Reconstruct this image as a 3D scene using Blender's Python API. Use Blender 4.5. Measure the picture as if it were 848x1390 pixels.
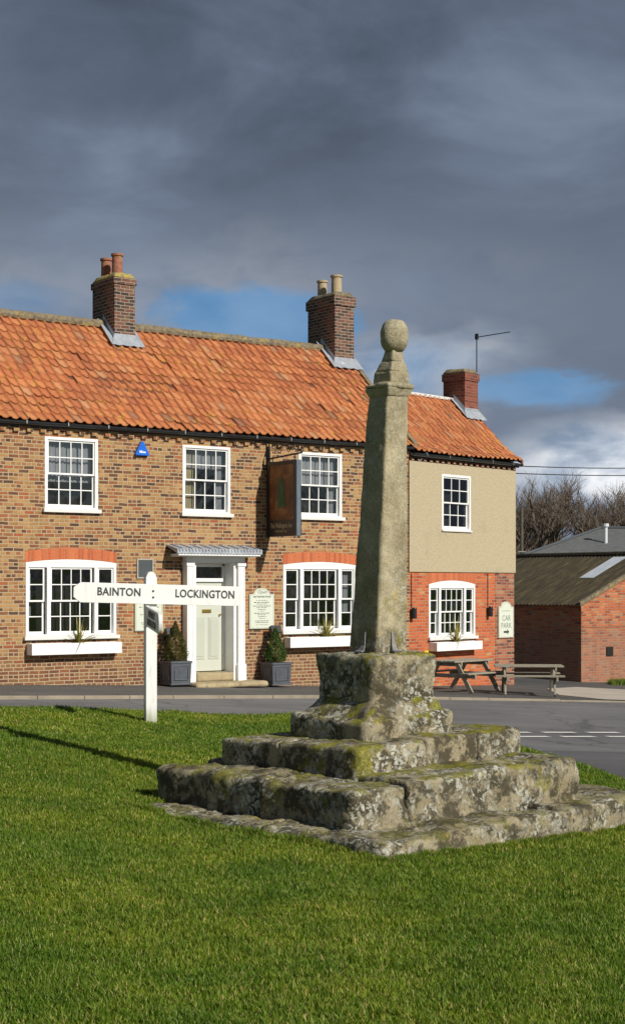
import bpy, math, random
import numpy as np
from mathutils import Vector, Matrix, noise
random.seed(7); rng = np.random.default_rng(7)
R_ = math.radians
SC = bpy.context.scene
for o in list(bpy.data.objects): bpy.data.objects.remove(o)
col = SC.collection

# ------------------------------------------------------------------ camera, sky, sun, exposure
CAM_H = 1.65
cam = bpy.data.cameras.new('camera'); co = bpy.data.objects.new('camera', cam); col.objects.link(co)
co.location = (0, 0, CAM_H); co.rotation_euler = (R_(90), 0, 0)
cam.sensor_fit = 'VERTICAL'; cam.sensor_height = 36; cam.lens = 2100/1390*36
cam.shift_y = 98/1390; cam.clip_start = .1; cam.clip_end = 3000
SC.camera = co
SUN_AZ, SUN_EL = 47.5, 33          # degrees right of straight-behind-the-camera, height
ts = Vector((math.sin(R_(SUN_AZ))*math.cos(R_(SUN_EL)), -math.cos(R_(SUN_AZ))*math.cos(R_(SUN_EL)), math.sin(R_(SUN_EL))))
sun = bpy.data.lights.new('sun', 'SUN'); so = bpy.data.objects.new('sun', sun); col.objects.link(so)
sun.energy = 4.7; sun.angle = R_(.5); sun.color = (1, .945, .86)
so.rotation_euler = ts.to_track_quat('Z', 'Y').to_euler(); so.location = ts*60
SC.view_settings.view_transform = 'Standard'; SC.view_settings.look = 'None'
SC.view_settings.exposure = .08; SC.view_settings.gamma = 1

def mk(nt, typ, **kw):
    n = nt.nodes.new(typ)
    for k, v in kw.items():
        if k in n.inputs: n.inputs[k].default_value = v
        else: setattr(n, k, v)
    return n
def math_(nt, op, a, b=None, c=None, clamp=False):
    n = nt.nodes.new('ShaderNodeMath'); n.operation = op; n.use_clamp = clamp
    for i, v in enumerate((a, b, c)):
        if v is None: continue
        if hasattr(v, 'is_output') or hasattr(v, 'links'): nt.links.new(v, n.inputs[i])
        else: n.inputs[i].default_value = v
    return n.outputs[0]
def sstep(nt, v, a, b):
    n = nt.nodes.new('ShaderNodeMapRange'); n.interpolation_type = 'SMOOTHSTEP'
    nt.links.new(v, n.inputs[0]); n.inputs[1].default_value = a; n.inputs[2].default_value = b
    return n.outputs[0]
def mixc(nt, f, a, b, blend='MIX'):
    n = nt.nodes.new('ShaderNodeMix'); n.data_type = 'RGBA'; n.blend_type = blend
    for i, v in ((0, f), (6, a), (7, b)):
        if hasattr(v, 'links'): nt.links.new(v, n.inputs[i])
        elif i == 0: n.inputs[0].default_value = v
        else: n.inputs[i].default_value = (*v[:3], 1)
    return n.outputs[2]
def ramp(nt, v, stops, interp='LINEAR'):
    n = nt.nodes.new('ShaderNodeValToRGB'); cr = n.color_ramp; cr.interpolation = interp
    while len(cr.elements) < len(stops): cr.elements.new(.5)
    for e, (p, c) in zip(cr.elements, stops):
        e.position = p; e.color = (*c, 1) if len(c) == 3 else c
    nt.links.new(v, n.inputs[0]); return n.outputs[0]
def nz(nt, vec, scale, detail=4, rough=.55, dist=0):
    n = nt.nodes.new('ShaderNodeTexNoise'); n.inputs['Scale'].default_value = scale
    n.inputs['Detail'].default_value = detail; n.inputs['Roughness'].default_value = rough
    n.inputs['Distortion'].default_value = dist
    if vec is not None: nt.links.new(vec, n.inputs['Vector'])
    return n.outputs[0]

def make_world():
    w = bpy.data.worlds.new('World'); SC.world = w; w.use_nodes = True
    nt = w.node_tree; nt.nodes.clear()
    out = mk(nt, 'ShaderNodeOutputWorld')
    tc = mk(nt, 'ShaderNodeTexCoord'); sep = mk(nt, 'ShaderNodeSeparateXYZ')
    nt.links.new(tc.outputs['Generated'], sep.inputs[0])
    x, y, z = sep.outputs
    az = math_(nt, 'MULTIPLY', math_(nt, 'ARCTAN2', x, y), 57.2958)
    el = math_(nt, 'MULTIPLY', math_(nt, 'ARCSINE', z), 57.2958)
    # cloud space: flatten towards the horizon
    mp = mk(nt, 'ShaderNodeMapping'); mp.inputs['Scale'].default_value = (1, 1, 2.0)
    nt.links.new(tc.outputs['Generated'], mp.inputs[0])
    n1 = nz(nt, mp.outputs[0], 5.5, 8, .55, .35)
    n2 = nz(nt, mp.outputs[0], 15, 6, .55, .3)
    n3 = nz(nt, mp.outputs[0], 2.4, 3, .5)
    pert = math_(nt, 'ADD', math_(nt, 'MULTIPLY', math_(nt, 'SUBTRACT', n1, .5), 3.2), math_(nt, 'MULTIPLY', math_(nt, 'SUBTRACT', n2, .5), 1.6))
    def blob(a0, e0, wa, we, soft0=1.25, soft1=.25, pk=1.0):
        a = math_(nt, 'DIVIDE', math_(nt, 'SUBTRACT', az, a0), wa)
        e = math_(nt, 'DIVIDE', math_(nt, 'SUBTRACT', el, e0), we)
        r = math_(nt, 'SQRT', math_(nt, 'ADD', math_(nt, 'MULTIPLY', a, a), math_(nt, 'MULTIPLY', e, e)))
        return sstep(nt, math_(nt, 'ADD', r, math_(nt, 'MULTIPLY', pert, pk)), soft0, soft1)
    gap = math_(nt, 'MAXIMUM', blob(-3.0, 9.8, 4.6, 1.25, 1.12, .62), blob(8.0, 6.9, 3.0, .75, 1.12, .6))
    gap = math_(nt, 'MAXIMUM', gap, math_(nt, 'MULTIPLY', blob(-11, 10.3, 3, .8), .4))
    gap = math_(nt, 'MAXIMUM', gap, math_(nt, 'MULTIPLY', blob(3.9, 8.0, 1.6, 1.2, 1.4, 0), .55))
    # rest of the dome: broken cloud and blue behind the camera
    back = sstep(nt, y, .55, -.1)
    gap = math_(nt, 'MAXIMUM', gap, math_(nt, 'MULTIPLY', math_(nt, 'MULTIPLY', back, .7), sstep(nt, n3, .46, .58)))
    pale = math_(nt, 'MAXIMUM', blob(11.0, 4.2, 5.6, 2.1, 1.15, .35, .45), math_(nt, 'MULTIPLY', blob(-6, 10.3, 11, 2.6, 1.5, -.2), .20))
    pale = math_(nt, 'MAXIMUM', pale, math_(nt, 'MULTIPLY', blob(3.2, 7.4, 4.0, 2.2, 1.4, 0), .45))
    base = ramp(nt, n1, [(.34, (.068, .087, .124)), (.46, (.092, .118, .167)), (.56, (.122, .155, .216)), (.70, (.185, .228, .305))])
    shade = sstep(nt, el, 19, 9)
    base = mixc(nt, math_(nt, 'MULTIPLY', shade, .42), base, (.23, .28, .37))
    whit = ramp(nt, n2, [(.32, (.24, .31, .42)), (.44, (.50, .56, .65)), (.54, (.88, .90, .93))])
    c = mixc(nt, pale, base, whit)
    c = mixc(nt, math_(nt, 'MULTIPLY', back, .8), c, (.10, .113, .135))
    sky = mk(nt, 'ShaderNodeTexSky'); sky.sky_type = 'NISHITA'; sky.sun_disc = False
    sky.sun_elevation = R_(SUN_EL); sky.sun_rotation = R_(180 - SUN_AZ)
    sky.air_density = 1.0; sky.dust_density = .3; sky.ozone_density = 2.5
    b1 = mk(nt, 'ShaderNodeBackground'); b1.inputs[1].default_value = .075
    nt.links.new(mixc(nt, math_(nt, 'MULTIPLY', math_(nt, 'SUBTRACT', 1.0, back), .8), sky.outputs[0], ramp(nt, n2, [(.3, (1.0, 3.1, 6.3)), (.7, (2.3, 4.4, 7.6))])), b1.inputs[0])
    b2 = mk(nt, 'ShaderNodeBackground'); b2.inputs[1].default_value = 1.0; nt.links.new(c, b2.inputs[0])
    ms = mk(nt, 'ShaderNodeMixShader')
    nt.links.new(math_(nt, 'MULTIPLY', gap, .9), ms.inputs[0]); nt.links.new(b2.outputs[0], ms.inputs[1]); nt.links.new(b1.outputs[0], ms.inputs[2])
    nt.links.new(ms.outputs[0], out.inputs[0])
make_world()

# ------------------------------------------------------------------ materials
MATS = {}
def newmat(name):
    m = bpy.data.materials.new(name); m.use_nodes = True; nt = m.node_tree; nt.nodes.clear()
    out = mk(nt, 'ShaderNodeOutputMaterial'); p = mk(nt, 'ShaderNodeBsdfPrincipled')
    nt.links.new(p.outputs[0], out.inputs[0]); MATS[name] = m
    return m, nt, p
def bump(nt, p, h, dist=.01, strength=1):
    b = mk(nt, 'ShaderNodeBump'); b.inputs['Distance'].default_value = dist; b.inputs['Strength'].default_value = strength
    nt.links.new(h, b.inputs['Height']); nt.links.new(b.outputs[0], p.inputs['Normal'])
def objc(nt): return mk(nt, 'ShaderNodeTexCoord').outputs['Object']
def setc(nt, p, v, rough=.8):
    if hasattr(v, 'links'): nt.links.new(v, p.inputs['Base Color'])
    else: p.inputs['Base Color'].default_value = (*v, 1)
    p.inputs['Roughness'].default_value = rough

def brick_mat(name, stops, mortar, big=.35, dark=None, soot=None, w=.225, h=.075, mort=.010, squash=1):
    m, nt, p = newmat(name)
    uv = mk(nt, 'ShaderNodeTexCoord').outputs['UV']
    # slight wander of courses
    nv = mk(nt, 'ShaderNodeTexNoise'); nv.inputs['Scale'].default_value = 3; nt.links.new(uv, nv.inputs['Vector'])
    vm = mk(nt, 'ShaderNodeVectorMath'); vm.operation = 'MULTIPLY_ADD'
    nt.links.new(nv.outputs['Color'], vm.inputs[0]); vm.inputs[1].default_value = (.045, .035, 0); nt.links.new(uv, vm.inputs[2])
    b = mk(nt, 'ShaderNodeTexBrick'); nt.links.new(vm.outputs[0], b.inputs['Vector'])
    b.offset = .5; b.squash = squash; b.squash_frequency = 3
    b.inputs['Color1'].default_value = (0, 0, 0, 1); b.inputs['Color2'].default_value = (1, 1, 1, 1)
    b.inputs['Mortar'].default_value = (.5, .5, .5, 1)
    b.inputs['Scale'].default_value = 1; b.inputs['Mortar Size'].default_value = mort; b.inputs['Mortar Smooth'].default_value = .25
    b.inputs['Brick Width'].default_value = w; b.inputs['Row Height'].default_value = h
    # header/stretcher variety: a second, narrower bond overlaid on alternate patches
    n_big = nz(nt, uv, .55, 3)
    n_mid = nz(nt, uv, 2.2, 4, .6)
    v = math_(nt, 'ADD', b.outputs['Color'], math_(nt, 'MULTIPLY', math_(nt, 'SUBTRACT', n_mid, .5), big))
    v = math_(nt, 'ADD', v, math_(nt, 'MULTIPLY', math_(nt, 'SUBTRACT', n_big, .5), big), clamp=True)
    c = ramp(nt, v, stops)
    fine = nz(nt, uv, 28, 6, .7)
    c = mixc(nt, .55, c, ramp(nt, fine, [(.28, (.40, .40, .42)), (.72, (1.32, 1.32, 1.3))]), 'MULTIPLY')
    if dark:                                     # damp weathered courses near the ground
        sp = mk(nt, 'ShaderNodeSeparateXYZ'); nt.links.new(uv, sp.inputs[0])
        f = sstep(nt, math_(nt, 'ADD', sp.outputs[1], math_(nt, 'MULTIPLY', n_mid, .8)), dark[0], dark[1])
        c = mixc(nt, math_(nt, 'MULTIPLY', f, .62), c, dark[2])
    if dark:                                     # rain streaks
        st_ = mk(nt, 'ShaderNodeMapping'); st_.inputs['Scale'].default_value = (2.6, .35, 1); nt.links.new(uv, st_.inputs[0])
        c = mixc(nt, .55, c, ramp(nt, nz(nt, st_.outputs[0], 1.3, 5, .65), [(.34, (.66, .62, .60)), (.58, (1.12, 1.1, 1.08))]), 'MULTIPLY')
    if soot:                                     # lichen or soot patches
        f = sstep(nt, nz(nt, uv, soot[0], 5, .65), soot[1], soot[1]+.08)
        c = mixc(nt, math_(nt, 'MULTIPLY', f, .8), c, soot[2])
    mn = mixc(nt, .5, mortar, ramp(nt, fine, [(.3, (.6*mortar[0], .6*mortar[1], .6*mortar[2])), (.7, mortar)]))
    c = mixc(nt, math_(nt, 'MULTIPLY', b.outputs['Fac'], .93), c, mn)
    setc(nt, p, c, .9)
    hgt = math_(nt, 'SUBTRACT', math_(nt, 'MULTIPLY', fine, .5), math_(nt, 'MULTIPLY', b.outputs['Fac'], 1.0))
    bump(nt, p, hgt, .008)
    return m
brick_mat('brick_tan', [(0, (.085, .045, .028)), (.18, (.15, .066, .034)), (.34, (.28, .095, .036)), (.46, (.33, .165, .060)), (.60, (.42, .245, .092)), (.76, (.43, .25, .092)), (.86, (.31, .13, .048)), (1, (.36, .100, .034))],
          (.47, .36, .22), .55, mort=.012, squash=.5, dark=(1.15, .15, (.15, .060, .032)))
brick_mat('brick_orange', [(0, (.34, .065, .022)), (.3, (.54, .11, .030)), (.6, (.60, .14, .038)), (.85, (.42, .08, .028)), (1, (.54, .26, .10))],
          (.42, .27, .17), .3)
brick_mat('brick_old_red', [(0, (.10, .04, .03)), (.3, (.24, .07, .04)), (.6, (.36, .10, .05)), (.85, (.42, .15, .07)), (1, (.40, .22, .12))],
          (.36, .28, .20), .45, soot=(1.3, .60, (.16, .14, .11)))
brick_mat('brick_barn', [(0, (.20, .05, .025)), (.3, (.46, .105, .035)), (.6, (.56, .155, .050)), (.85, (.52, .22, .09)), (1, (.34, .20, .12))],
          (.34, .25, .17), .5, dark=(1.3, .3, (.25, .13, .09)))
brick_mat('brick_chimney', [(0, (.035, .025, .023)), (.4, (.085, .042, .032)), (.7, (.16, .062, .042)), (1, (.20, .09, .055))],
          (.34, .30, .23), .2, soot=(4.5, .58, (.16, .13, .05)))
brick_mat('brick_chimney_red', [(0, (.13, .035, .025)), (.5, (.22, .055, .032)), (1, (.28, .08, .042))], (.26, .15, .11), .2)
brick_mat('brick_soldier', [(0, (.46, .10, .035)), (.5, (.56, .14, .05)), (1, (.62, .17, .06))], (.50, .30, .17), .15, w=.075, h=.40, mort=.006)

def plain(name, c, rough=.6, var=.12, scale=6, metal=0, bumpd=0, spec=None, dirt=None):
    m, nt, p = newmat(name)
    o = objc(nt); n = nz(nt, o, scale, 5, .6)
    a = tuple(max(0, v*(1-var)) for v in c); b = tuple(min(1, v*(1+var)) for v in c)
    cc = ramp(nt, n, [(.3, a), (.7, b)])
    if dirt:
        f = sstep(nt, nz(nt, o, dirt[0], 6, .7), dirt[1], dirt[1]+.12)
        cc = mixc(nt, math_(nt, 'MULTIPLY', f, dirt[3] if len(dirt) > 3 else .7), cc, dirt[2])
    setc(nt, p, cc, rough); p.inputs['Metallic'].default_value = metal
    if spec is not None: p.inputs['Specular IOR Level'].default_value = spec
    if bumpd: bump(nt, p, nz(nt, o, scale*6, 5, .65), bumpd)
    return m
plain('white_paint', (.80, .80, .78), .45, .04, 3, dirt=(5, .66, (.55, .54, .50), .35))
plain('white_sill', (.70, .70, .67), .5, .06, 4, dirt=(7, .6, (.42, .40, .34), .5))
plain('cream_door', (.52, .545, .465), .4, .03, 2)
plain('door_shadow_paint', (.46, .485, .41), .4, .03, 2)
plain('brass', (.55, .38, .10), .3, .1, 8, 1)
plain('black_iron', (.018, .018, .02), .35, .2, 12)
plain('gutter_black', (.022, .024, .027), .32, .25, 5, dirt=(9, .62, (.10, .10, .09), .6))
plain('galvanised', (.45, .46, .47), .45, .15, 20, .6)
plain('lead', (.36, .39, .43), .5, .18, 7, .25, .004, dirt=(3, .55, (.58, .60, .63), .7))
plain('old_lead', (.20, .20, .20), .7, .3, 20, .1, .004)
plain('lead_planter', (.085, .095, .11), .5, .18, 9, .2, .002)
plain('plaque_dark', (.07, .08, .085), .35, .1, 3)
plain('plaque_frame', (.38, .35, .30), .7, .1, 9)
plain('board_cream', (.62, .66, .55), .45, .04, 3)
plain('ink', (.045, .055, .05), .6, .1, 9)
plain('ink_grey', (.20, .22, .20), .6, .1, 9)
plain('blue_plastic', (.01, .13, .62), .3, .08, 8)
plain('blue_dark', (.008, .04, .20), .3, .08, 8)
plain('yellow_plate', (.75, .55, .02), .4, .05, 8)
plain('render_cream', (.46, .39, .255), .95, .22, 26, bumpd=.012, dirt=(.9, .56, (.37, .31, .20), .55))
plain('step_stone', (.36, .29, .17), .9, .2, 6, bumpd=.008, dirt=(7, .55, (.16, .13, .08), .6))
plain('mortar_white', (.58, .57, .54), .95, .15, 12, bumpd=.01)
plain('mortar_brown', (.19, .155, .10), .95, .5, 14, bumpd=.015, dirt=(5, .52, (.34, .27, .07), .8))
plain('lichen_mortar', (.30, .25, .12), .95, .3, 15, bumpd=.015, dirt=(6, .48, (.50, .36, .03), .9))
plain('pot_red', (.30, .115, .07), .8, .3, 14, bumpd=.004, dirt=(9, .54, (.32, .26, .08), .8))
plain('pot_buff', (.40, .32, .20), .8, .15, 10, bumpd=.004, dirt=(8, .66, (.05, .04, .03), .9))
plain('curtain', (.30, .31, .33), .9, .10, 8)
plain('curtain_cream', (.40, .34, .20), .9, .15, 6)
plain('dark_room', (.012, .011, .010), .95, .3, 3)
plain('slate', (.115, .12, .118), .75, .25, 5, dirt=(.6, .66, (.25, .12, .03), .5))
plain('bench_wood', (.27, .245, .185), .85, .22, 9, bumpd=.005, dirt=(5, .58, (.16, .15, .10), .6))
plain('white_metal', (.62, .64, .66), .4, .06, 8)
plain('skylight', (.60, .64, .68), .3, .15, 6)
plain('fence_wood', (.10, .085, .06), .9, .2, 10)
plain('wire', (.03, .03, .03), .6, .1, 9)
plain('bark', (.13, .10, .075), .95, .3, 3)
plain('sign_edge', (.12, .15, .18), .35, .15, 8)
plain('sign_gold', (.55, .42, .25), .5, .1, 8)
plain('concrete', (.42, .37, .31), .95, .12, 1.3, bumpd=.006, dirt=(.7, .57, (.30, .27, .23), .6))
plain('kerb', (.27, .23, .17), .95, .2, 2.5, bumpd=.006, dirt=(3, .58, (.20, .18, .14), .6))
plain('road_paint', (.70, .69, .65), .7, .1, 6, dirt=(14, .60, (.22, .22, .22), .7))
plain('tile_under', (.12, .05, .03), .95, .2, 5)

def post_mat():
    m, nt, p = newmat('post_paint'); o = objc(nt); sp = mk(nt, 'ShaderNodeSeparateXYZ'); nt.links.new(o, sp.inputs[0])
    st_ = mk(nt, 'ShaderNodeMapping'); st_.inputs['Scale'].default_value = (9, 9, 1.6); nt.links.new(o, st_.inputs[0])
    n = nz(nt, st_.outputs[0], 2.2, 6, .7)
    c = mixc(nt, math_(nt, 'MULTIPLY', sstep(nt, n, .54, .70), .45), (.80, .80, .78), (.50, .51, .42))
    foot = sstep(nt, math_(nt, 'ADD', sp.outputs[2], math_(nt, 'MULTIPLY', n, .5)), .50, .22)
    c = mixc(nt, math_(nt, 'MULTIPLY', foot, .75), c, (.22, .24, .10))
    setc(nt, p, c, .5); bump(nt, p, n, .002)
post_mat()
def asphalt(name, a, b, streak=True):
    m, nt, p = newmat(name); o = objc(nt)
    mp = mk(nt, 'ShaderNodeMapping'); mp.inputs['Rotation'].default_value = (0, 0, R_(-33)); mp.inputs['Scale'].default_value = (.18, 1.2, 1)
    nt.links.new(o, mp.inputs[0])
    n = nz(nt, mp.outputs[0], 1.2, 6, .6); g = nz(nt, o, 60, 3, .7); w = nz(nt, o, .5, 5, .6)
    c = ramp(nt, n, [(.3, a), (.7, b)])
    c = mixc(nt, .5, c, ramp(nt, g, [(.3, (.6, .6, .6)), (.7, (1.3, 1.3, 1.3))]), 'MULTIPLY')
    c = mixc(nt, .6, c, ramp(nt, w, [(.35, (.72, .72, .73)), (.65, (1.15, 1.14, 1.12))]), 'MULTIPLY')
    dvn = mk(nt, 'ShaderNodeTexNoise'); dvn.inputs['Scale'].default_value = 1.3; dvn.inputs['Detail'].default_value = 4; nt.links.new(o, dvn.inputs['Vector'])
    dd = mk(nt, 'ShaderNodeVectorMath'); dd.operation = 'MULTIPLY_ADD'; nt.links.new(dvn.outputs['Color'], dd.inputs[0]); dd.inputs[1].default_value = (1.6, 1.6, 0); nt.links.new(o, dd.inputs[2])
    vc = mk(nt, 'ShaderNodeTexVoronoi'); vc.feature = 'DISTANCE_TO_EDGE'; vc.inputs['Scale'].default_value = .33; nt.links.new(dd.outputs[0], vc.inputs['Vector'])
    c = mixc(nt, math_(nt, 'MULTIPLY', sstep(nt, vc.outputs['Distance'], .016, .004), .55), c, (.05, .05, .05))
    vp = mk(nt, 'ShaderNodeTexVoronoi'); vp.distance = 'CHEBYCHEV'; vp.inputs['Scale'].default_value = .16; nt.links.new(mp.outputs[0], vp.inputs['Vector'])
    c = mixc(nt, .35, c, ramp(nt, vp.outputs['Color'], [(.2, (.72, .72, .72)), (.8, (1.18, 1.18, 1.17))]), 'MULTIPLY')
    setc(nt, p, c, .8); p.inputs['Specular IOR Level'].default_value = .35
    bump(nt, p, g, .006)
asphalt('asphalt', (.135, .135, .136), (.180, .180, .182))
asphalt('pavement_tar', (.085, .083, .080), (.125, .120, .112))
asphalt('dark_tar', (.095, .095, .097), (.125, .125, .127))

def pantile_mat():
    m, nt, p = newmat('pantile'); o = objc(nt)
    g = mk(nt, 'ShaderNodeNewGeometry')
    c = ramp(nt, g.outputs['Random Per Island'], [(0, (.34, .105, .044)), (.2, (.42, .135, .050)), (.6, (.48, .165, .058)), (.9, (.52, .20, .080)), (.97, (.48, .23, .11)), (1, (.26, .11, .06))])
    big = nz(nt, o, .8, 4, .6)
    c = mixc(nt, .45, c, ramp(nt, big, [(.3, (.75, .80, .85)), (.7, (1.15, 1.1, 1.0))]), 'MULTIPLY')
    f = nz(nt, o, 26, 5, .7)
    c = mixc(nt, .6, c, ramp(nt, f, [(.3, (.62, .62, .62)), (.7, (1.2, 1.2, 1.2))]), 'MULTIPLY')
    li = math_(nt, 'MULTIPLY', sstep(nt, nz(nt, o, 5.5, 6, .7), .54, .64), sstep(nt, nz(nt, o, .7, 2), .35, .65))
    c = mixc(nt, math_(nt, 'MULTIPLY', li, .7), c, (.46, .27, .04))
    dk = sstep(nt, nz(nt, o, 9, 5, .7), .57, .66)
    c = mixc(nt, math_(nt, 'MULTIPLY', dk, .5), c, (.13, .075, .045))
    setc(nt, p, c, .85); bump(nt, p, f, .004)
pantile_mat()

def stone_mat():
    m, nt, p = newmat('old_stone'); o = objc(nt)
    geo = mk(nt, 'ShaderNodeNewGeometry'); sp = mk(nt, 'ShaderNodeSeparateXYZ'); nt.links.new(geo.outputs['Normal'], sp.inputs[0])
    up = sp.outputs[2]
    sz = mk(nt, 'ShaderNodeSeparateXYZ'); nt.links.new(o, sz.inputs[0]); hz = sz.outputs[2]
    n1 = nz(nt, o, 3.2, 6, .62, .3); n2 = nz(nt, o, 20, 6, .72, .4); n3 = nz(nt, o, 70, 4, .75)
    c = ramp(nt, n1, [(.28, (.21, .175, .105)), (.45, (.35, .30, .19)), (.62, (.47, .41, .275)), (.78, (.36, .31, .20))])
    c = mixc(nt, .8, c, ramp(nt, n3, [(.32, (.5, .5, .5)), (.68, (1.35, 1.35, 1.32))]), 'MULTIPLY')
    c = mixc(nt, math_(nt, 'MULTIPLY', sstep(nt, hz, 1.25, .95), .42), c, (.16, .135, .085))      # the trodden, rain-soaked steps are a darker stone
    # dark algae mottling, heavier low down to paint in shade on the steps
    da = sstep(nt, math_(nt, 'ADD', nz(nt, o, 6.5, 6, .7), math_(nt, 'MULTIPLY', n2, .3)), .58, .70)
    low0 = sstep(nt, hz, 1.6, .9)
    c = mixc(nt, math_(nt, 'MULTIPLY', da, math_(nt, 'MULTIPLY_ADD', low0, .72, .14)), c, (.042, .036, .022))
    # pale lichen rosettes, more on the steps than on the shaft
    vn = mk(nt, 'ShaderNodeTexVoronoi'); vn.inputs['Scale'].default_value = 19; 
    dv = mk(nt, 'ShaderNodeVectorMath'); dv.operation = 'MULTIPLY_ADD'
    nn = mk(nt, 'ShaderNodeTexNoise'); nn.inputs['Scale'].default_value = 9; nn.inputs['Detail'].default_value = 5; nt.links.new(o, nn.inputs['Vector'])
    nt.links.new(nn.outputs['Color'], dv.inputs[0]); dv.inputs[1].default_value = (.26, .26, .26); nt.links.new(o, dv.inputs[2])
    nt.links.new(dv.outputs[0], vn.inputs['Vector'])
    zone = sstep(nt, nz(nt, o, 2.3, 4, .6), .40, .60)
    low = sstep(nt, hz, 3.2, .5)
    amt = math_(nt, 'MULTIPLY', zone, math_(nt, 'MULTIPLY_ADD', low, .55, .45))
    li = math_(nt, 'MULTIPLY', sstep(nt, math_(nt, 'ADD', vn.outputs['Distance'], math_(nt, 'MULTIPLY', n2, -.35)), .31, .20), amt)
    sp2 = math_(nt, 'MULTIPLY', sstep(nt, n2, .54, .59), math_(nt, 'MULTIPLY', zone, math_(nt, 'MULTIPLY_ADD', low, .5, .5)))
    li = math_(nt, 'MAXIMUM', li, math_(nt, 'MULTIPLY', sp2, .8))
    lc = ramp(nt, nz(nt, o, 30, 4, .7), [(.35, (.24, .24, .19)), (.65, (.56, .55, .47))])
    c = mixc(nt, math_(nt, 'MULTIPLY', li, .9), c, lc)
    # moss: yellow-green cushions on ledges and upper stones
    mo = math_(nt, 'ADD', nz(nt, o, 4.3, 6, .68), math_(nt, 'MULTIPLY', up, .10))
    mo = sstep(nt, mo, .57, .66)
    mc = ramp(nt, nz(nt, o, 35, 4, .7), [(.3, (.085, .09, .010)), (.55, (.20, .19, .020)), (.75, (.36, .29, .035))])
    c = mixc(nt, math_(nt, 'MULTIPLY', mo, math_(nt, 'MULTIPLY_ADD', sstep(nt, math_(nt, 'ABSOLUTE', math_(nt, 'SUBTRACT', hz, .85)), 1.1, .25), .78, .12)), c, mc)
    ye = sstep(nt, nz(nt, o, 7.5, 5, .65), .66, .71)
    c = mixc(nt, math_(nt, 'MULTIPLY', ye, .55), c, (.42, .29, .03))
    setc(nt, p, c, .95); p.inputs['Specular IOR Level'].default_value = .2
    hh = math_(nt, 'ADD', math_(nt, 'MULTIPLY', n2, .7), math_(nt, 'ADD', math_(nt, 'MULTIPLY', n3, .35), math_(nt, 'MULTIPLY', li, .25)))
    bump(nt, p, hh, .012)
stone_mat()

def mossy_sheet():          # the barn's corrugated, moss-grown roof
    m, nt, p = newmat('mossy_roof'); o = objc(nt)
    mp = mk(nt, 'ShaderNodeMapping'); mp.inputs['Scale'].default_value = (4, .7, .7); nt.links.new(o, mp.inputs[0])
    n = nz(nt, mp.outputs[0], 2.2, 6, .7)
    c = ramp(nt, n, [(.35, (.020, .016, .009)), (.52, (.046, .036, .017)), (.66, (.085, .068, .028)), (.78, (.22, .19, .13))])
    setc(nt, p, c, .95); bump(nt, p, n, .03)
mossy_sheet()

def glass_mat():
    m = bpy.data.materials.new('window_glass'); m.use_nodes = True; nt = m.node_tree; nt.nodes.clear(); MATS['glass'] = m
    out = mk(nt, 'ShaderNodeOutputMaterial'); t = mk(nt, 'ShaderNodeBsdfTransparent'); t.inputs[0].default_value = (.82, .84, .84, 1)
    g = mk(nt, 'ShaderNodeBsdfGlossy'); g.inputs['Roughness'].default_value = .02; g.inputs[0].default_value = (.9, .95, 1, 1)
    f = mk(nt, 'ShaderNodeFresnel'); f.inputs[0].default_value = 1.6
    b = mk(nt, 'ShaderNodeBump'); b.inputs['Distance'].default_value = .006
    nt.links.new(nz(nt, objc(nt), 2.5, 2), b.inputs['Height']); nt.links.new(b.outputs[0], g.inputs['Normal'])
    ms = mk(nt, 'ShaderNodeMixShader')
    nt.links.new(math_(nt, 'MULTIPLY', f.outputs[0], 1.5, clamp=True), ms.inputs[0]); nt.links.new(t.outputs[0], ms.inputs[1]); nt.links.new(g.outputs[0], ms.inputs[2])
    nt.links.new(ms.outputs[0], out.inputs[0])
glass_mat()

def leaf_mat(name, stops, trans=.35, patch=None):
    m = bpy.data.materials.new(name); m.use_nodes = True; nt = m.node_tree; nt.nodes.clear(); MATS[name] = m
    out = mk(nt, 'ShaderNodeOutputMaterial'); g = mk(nt, 'ShaderNodeNewGeometry')
    c = ramp(nt, g.outputs['Random Per Island'], stops)
    if patch:
        o = objc(nt)
        c = mixc(nt, .9, c, ramp(nt, nz(nt, o, patch[0], 5, .6), [(.32, patch[1]), (.68, patch[2])]), 'MULTIPLY')
        c = mixc(nt, .8, c, ramp(nt, nz(nt, o, .5, 3, .6), [(.35, (.70, .82, .8)), (.65, (1.30, 1.12, 1.0))]), 'MULTIPLY')
    d = mk(nt, 'ShaderNodeBsdfDiffuse'); t = mk(nt, 'ShaderNodeBsdfTranslucent')
    gl = mk(nt, 'ShaderNodeBsdfGlossy'); gl.inputs['Roughness'].default_value = .55; gl.inputs[0].default_value = (.7, .8, .6, 1)
    nt.links.new(c, d.inputs[0]); nt.links.new(c, t.inputs[0])
    ms = mk(nt, 'ShaderNodeMixShader'); ms.inputs[0].default_value = trans
    nt.links.new(d.outputs[0], ms.inputs[1]); nt.links.new(t.outputs[0], ms.inputs[2])
    m2 = mk(nt, 'ShaderNodeMixShader'); m2.inputs[0].default_value = .025
    nt.links.new(ms.outputs[0], m2.inputs[1]); nt.links.new(gl.outputs[0], m2.inputs[2]); nt.links.new(m2.outputs[0], out.inputs[0])
leaf_mat('grass_blade', [(0, (.073, .142, .010)), (.35, (.130, .220, .016)), (.7, (.195, .295, .024)), (.88, (.27, .335, .040)), (.93, (.44, .39, .13)), (1, (.56, .47, .22))],
         .35, (2.2, (.62, .74, .6), (1.3, 1.18, 1.15)))
leaf_mat('box_leaf_brown', [(0, (.025, .045, .008)), (.5, (.07, .08, .018)), (1, (.15, .11, .03))], .2)
leaf_mat('box_leaf', [(0, (.02, .055, .010)), (.5, (.05, .11, .018)), (1, (.10, .17, .03))], .2)
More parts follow.
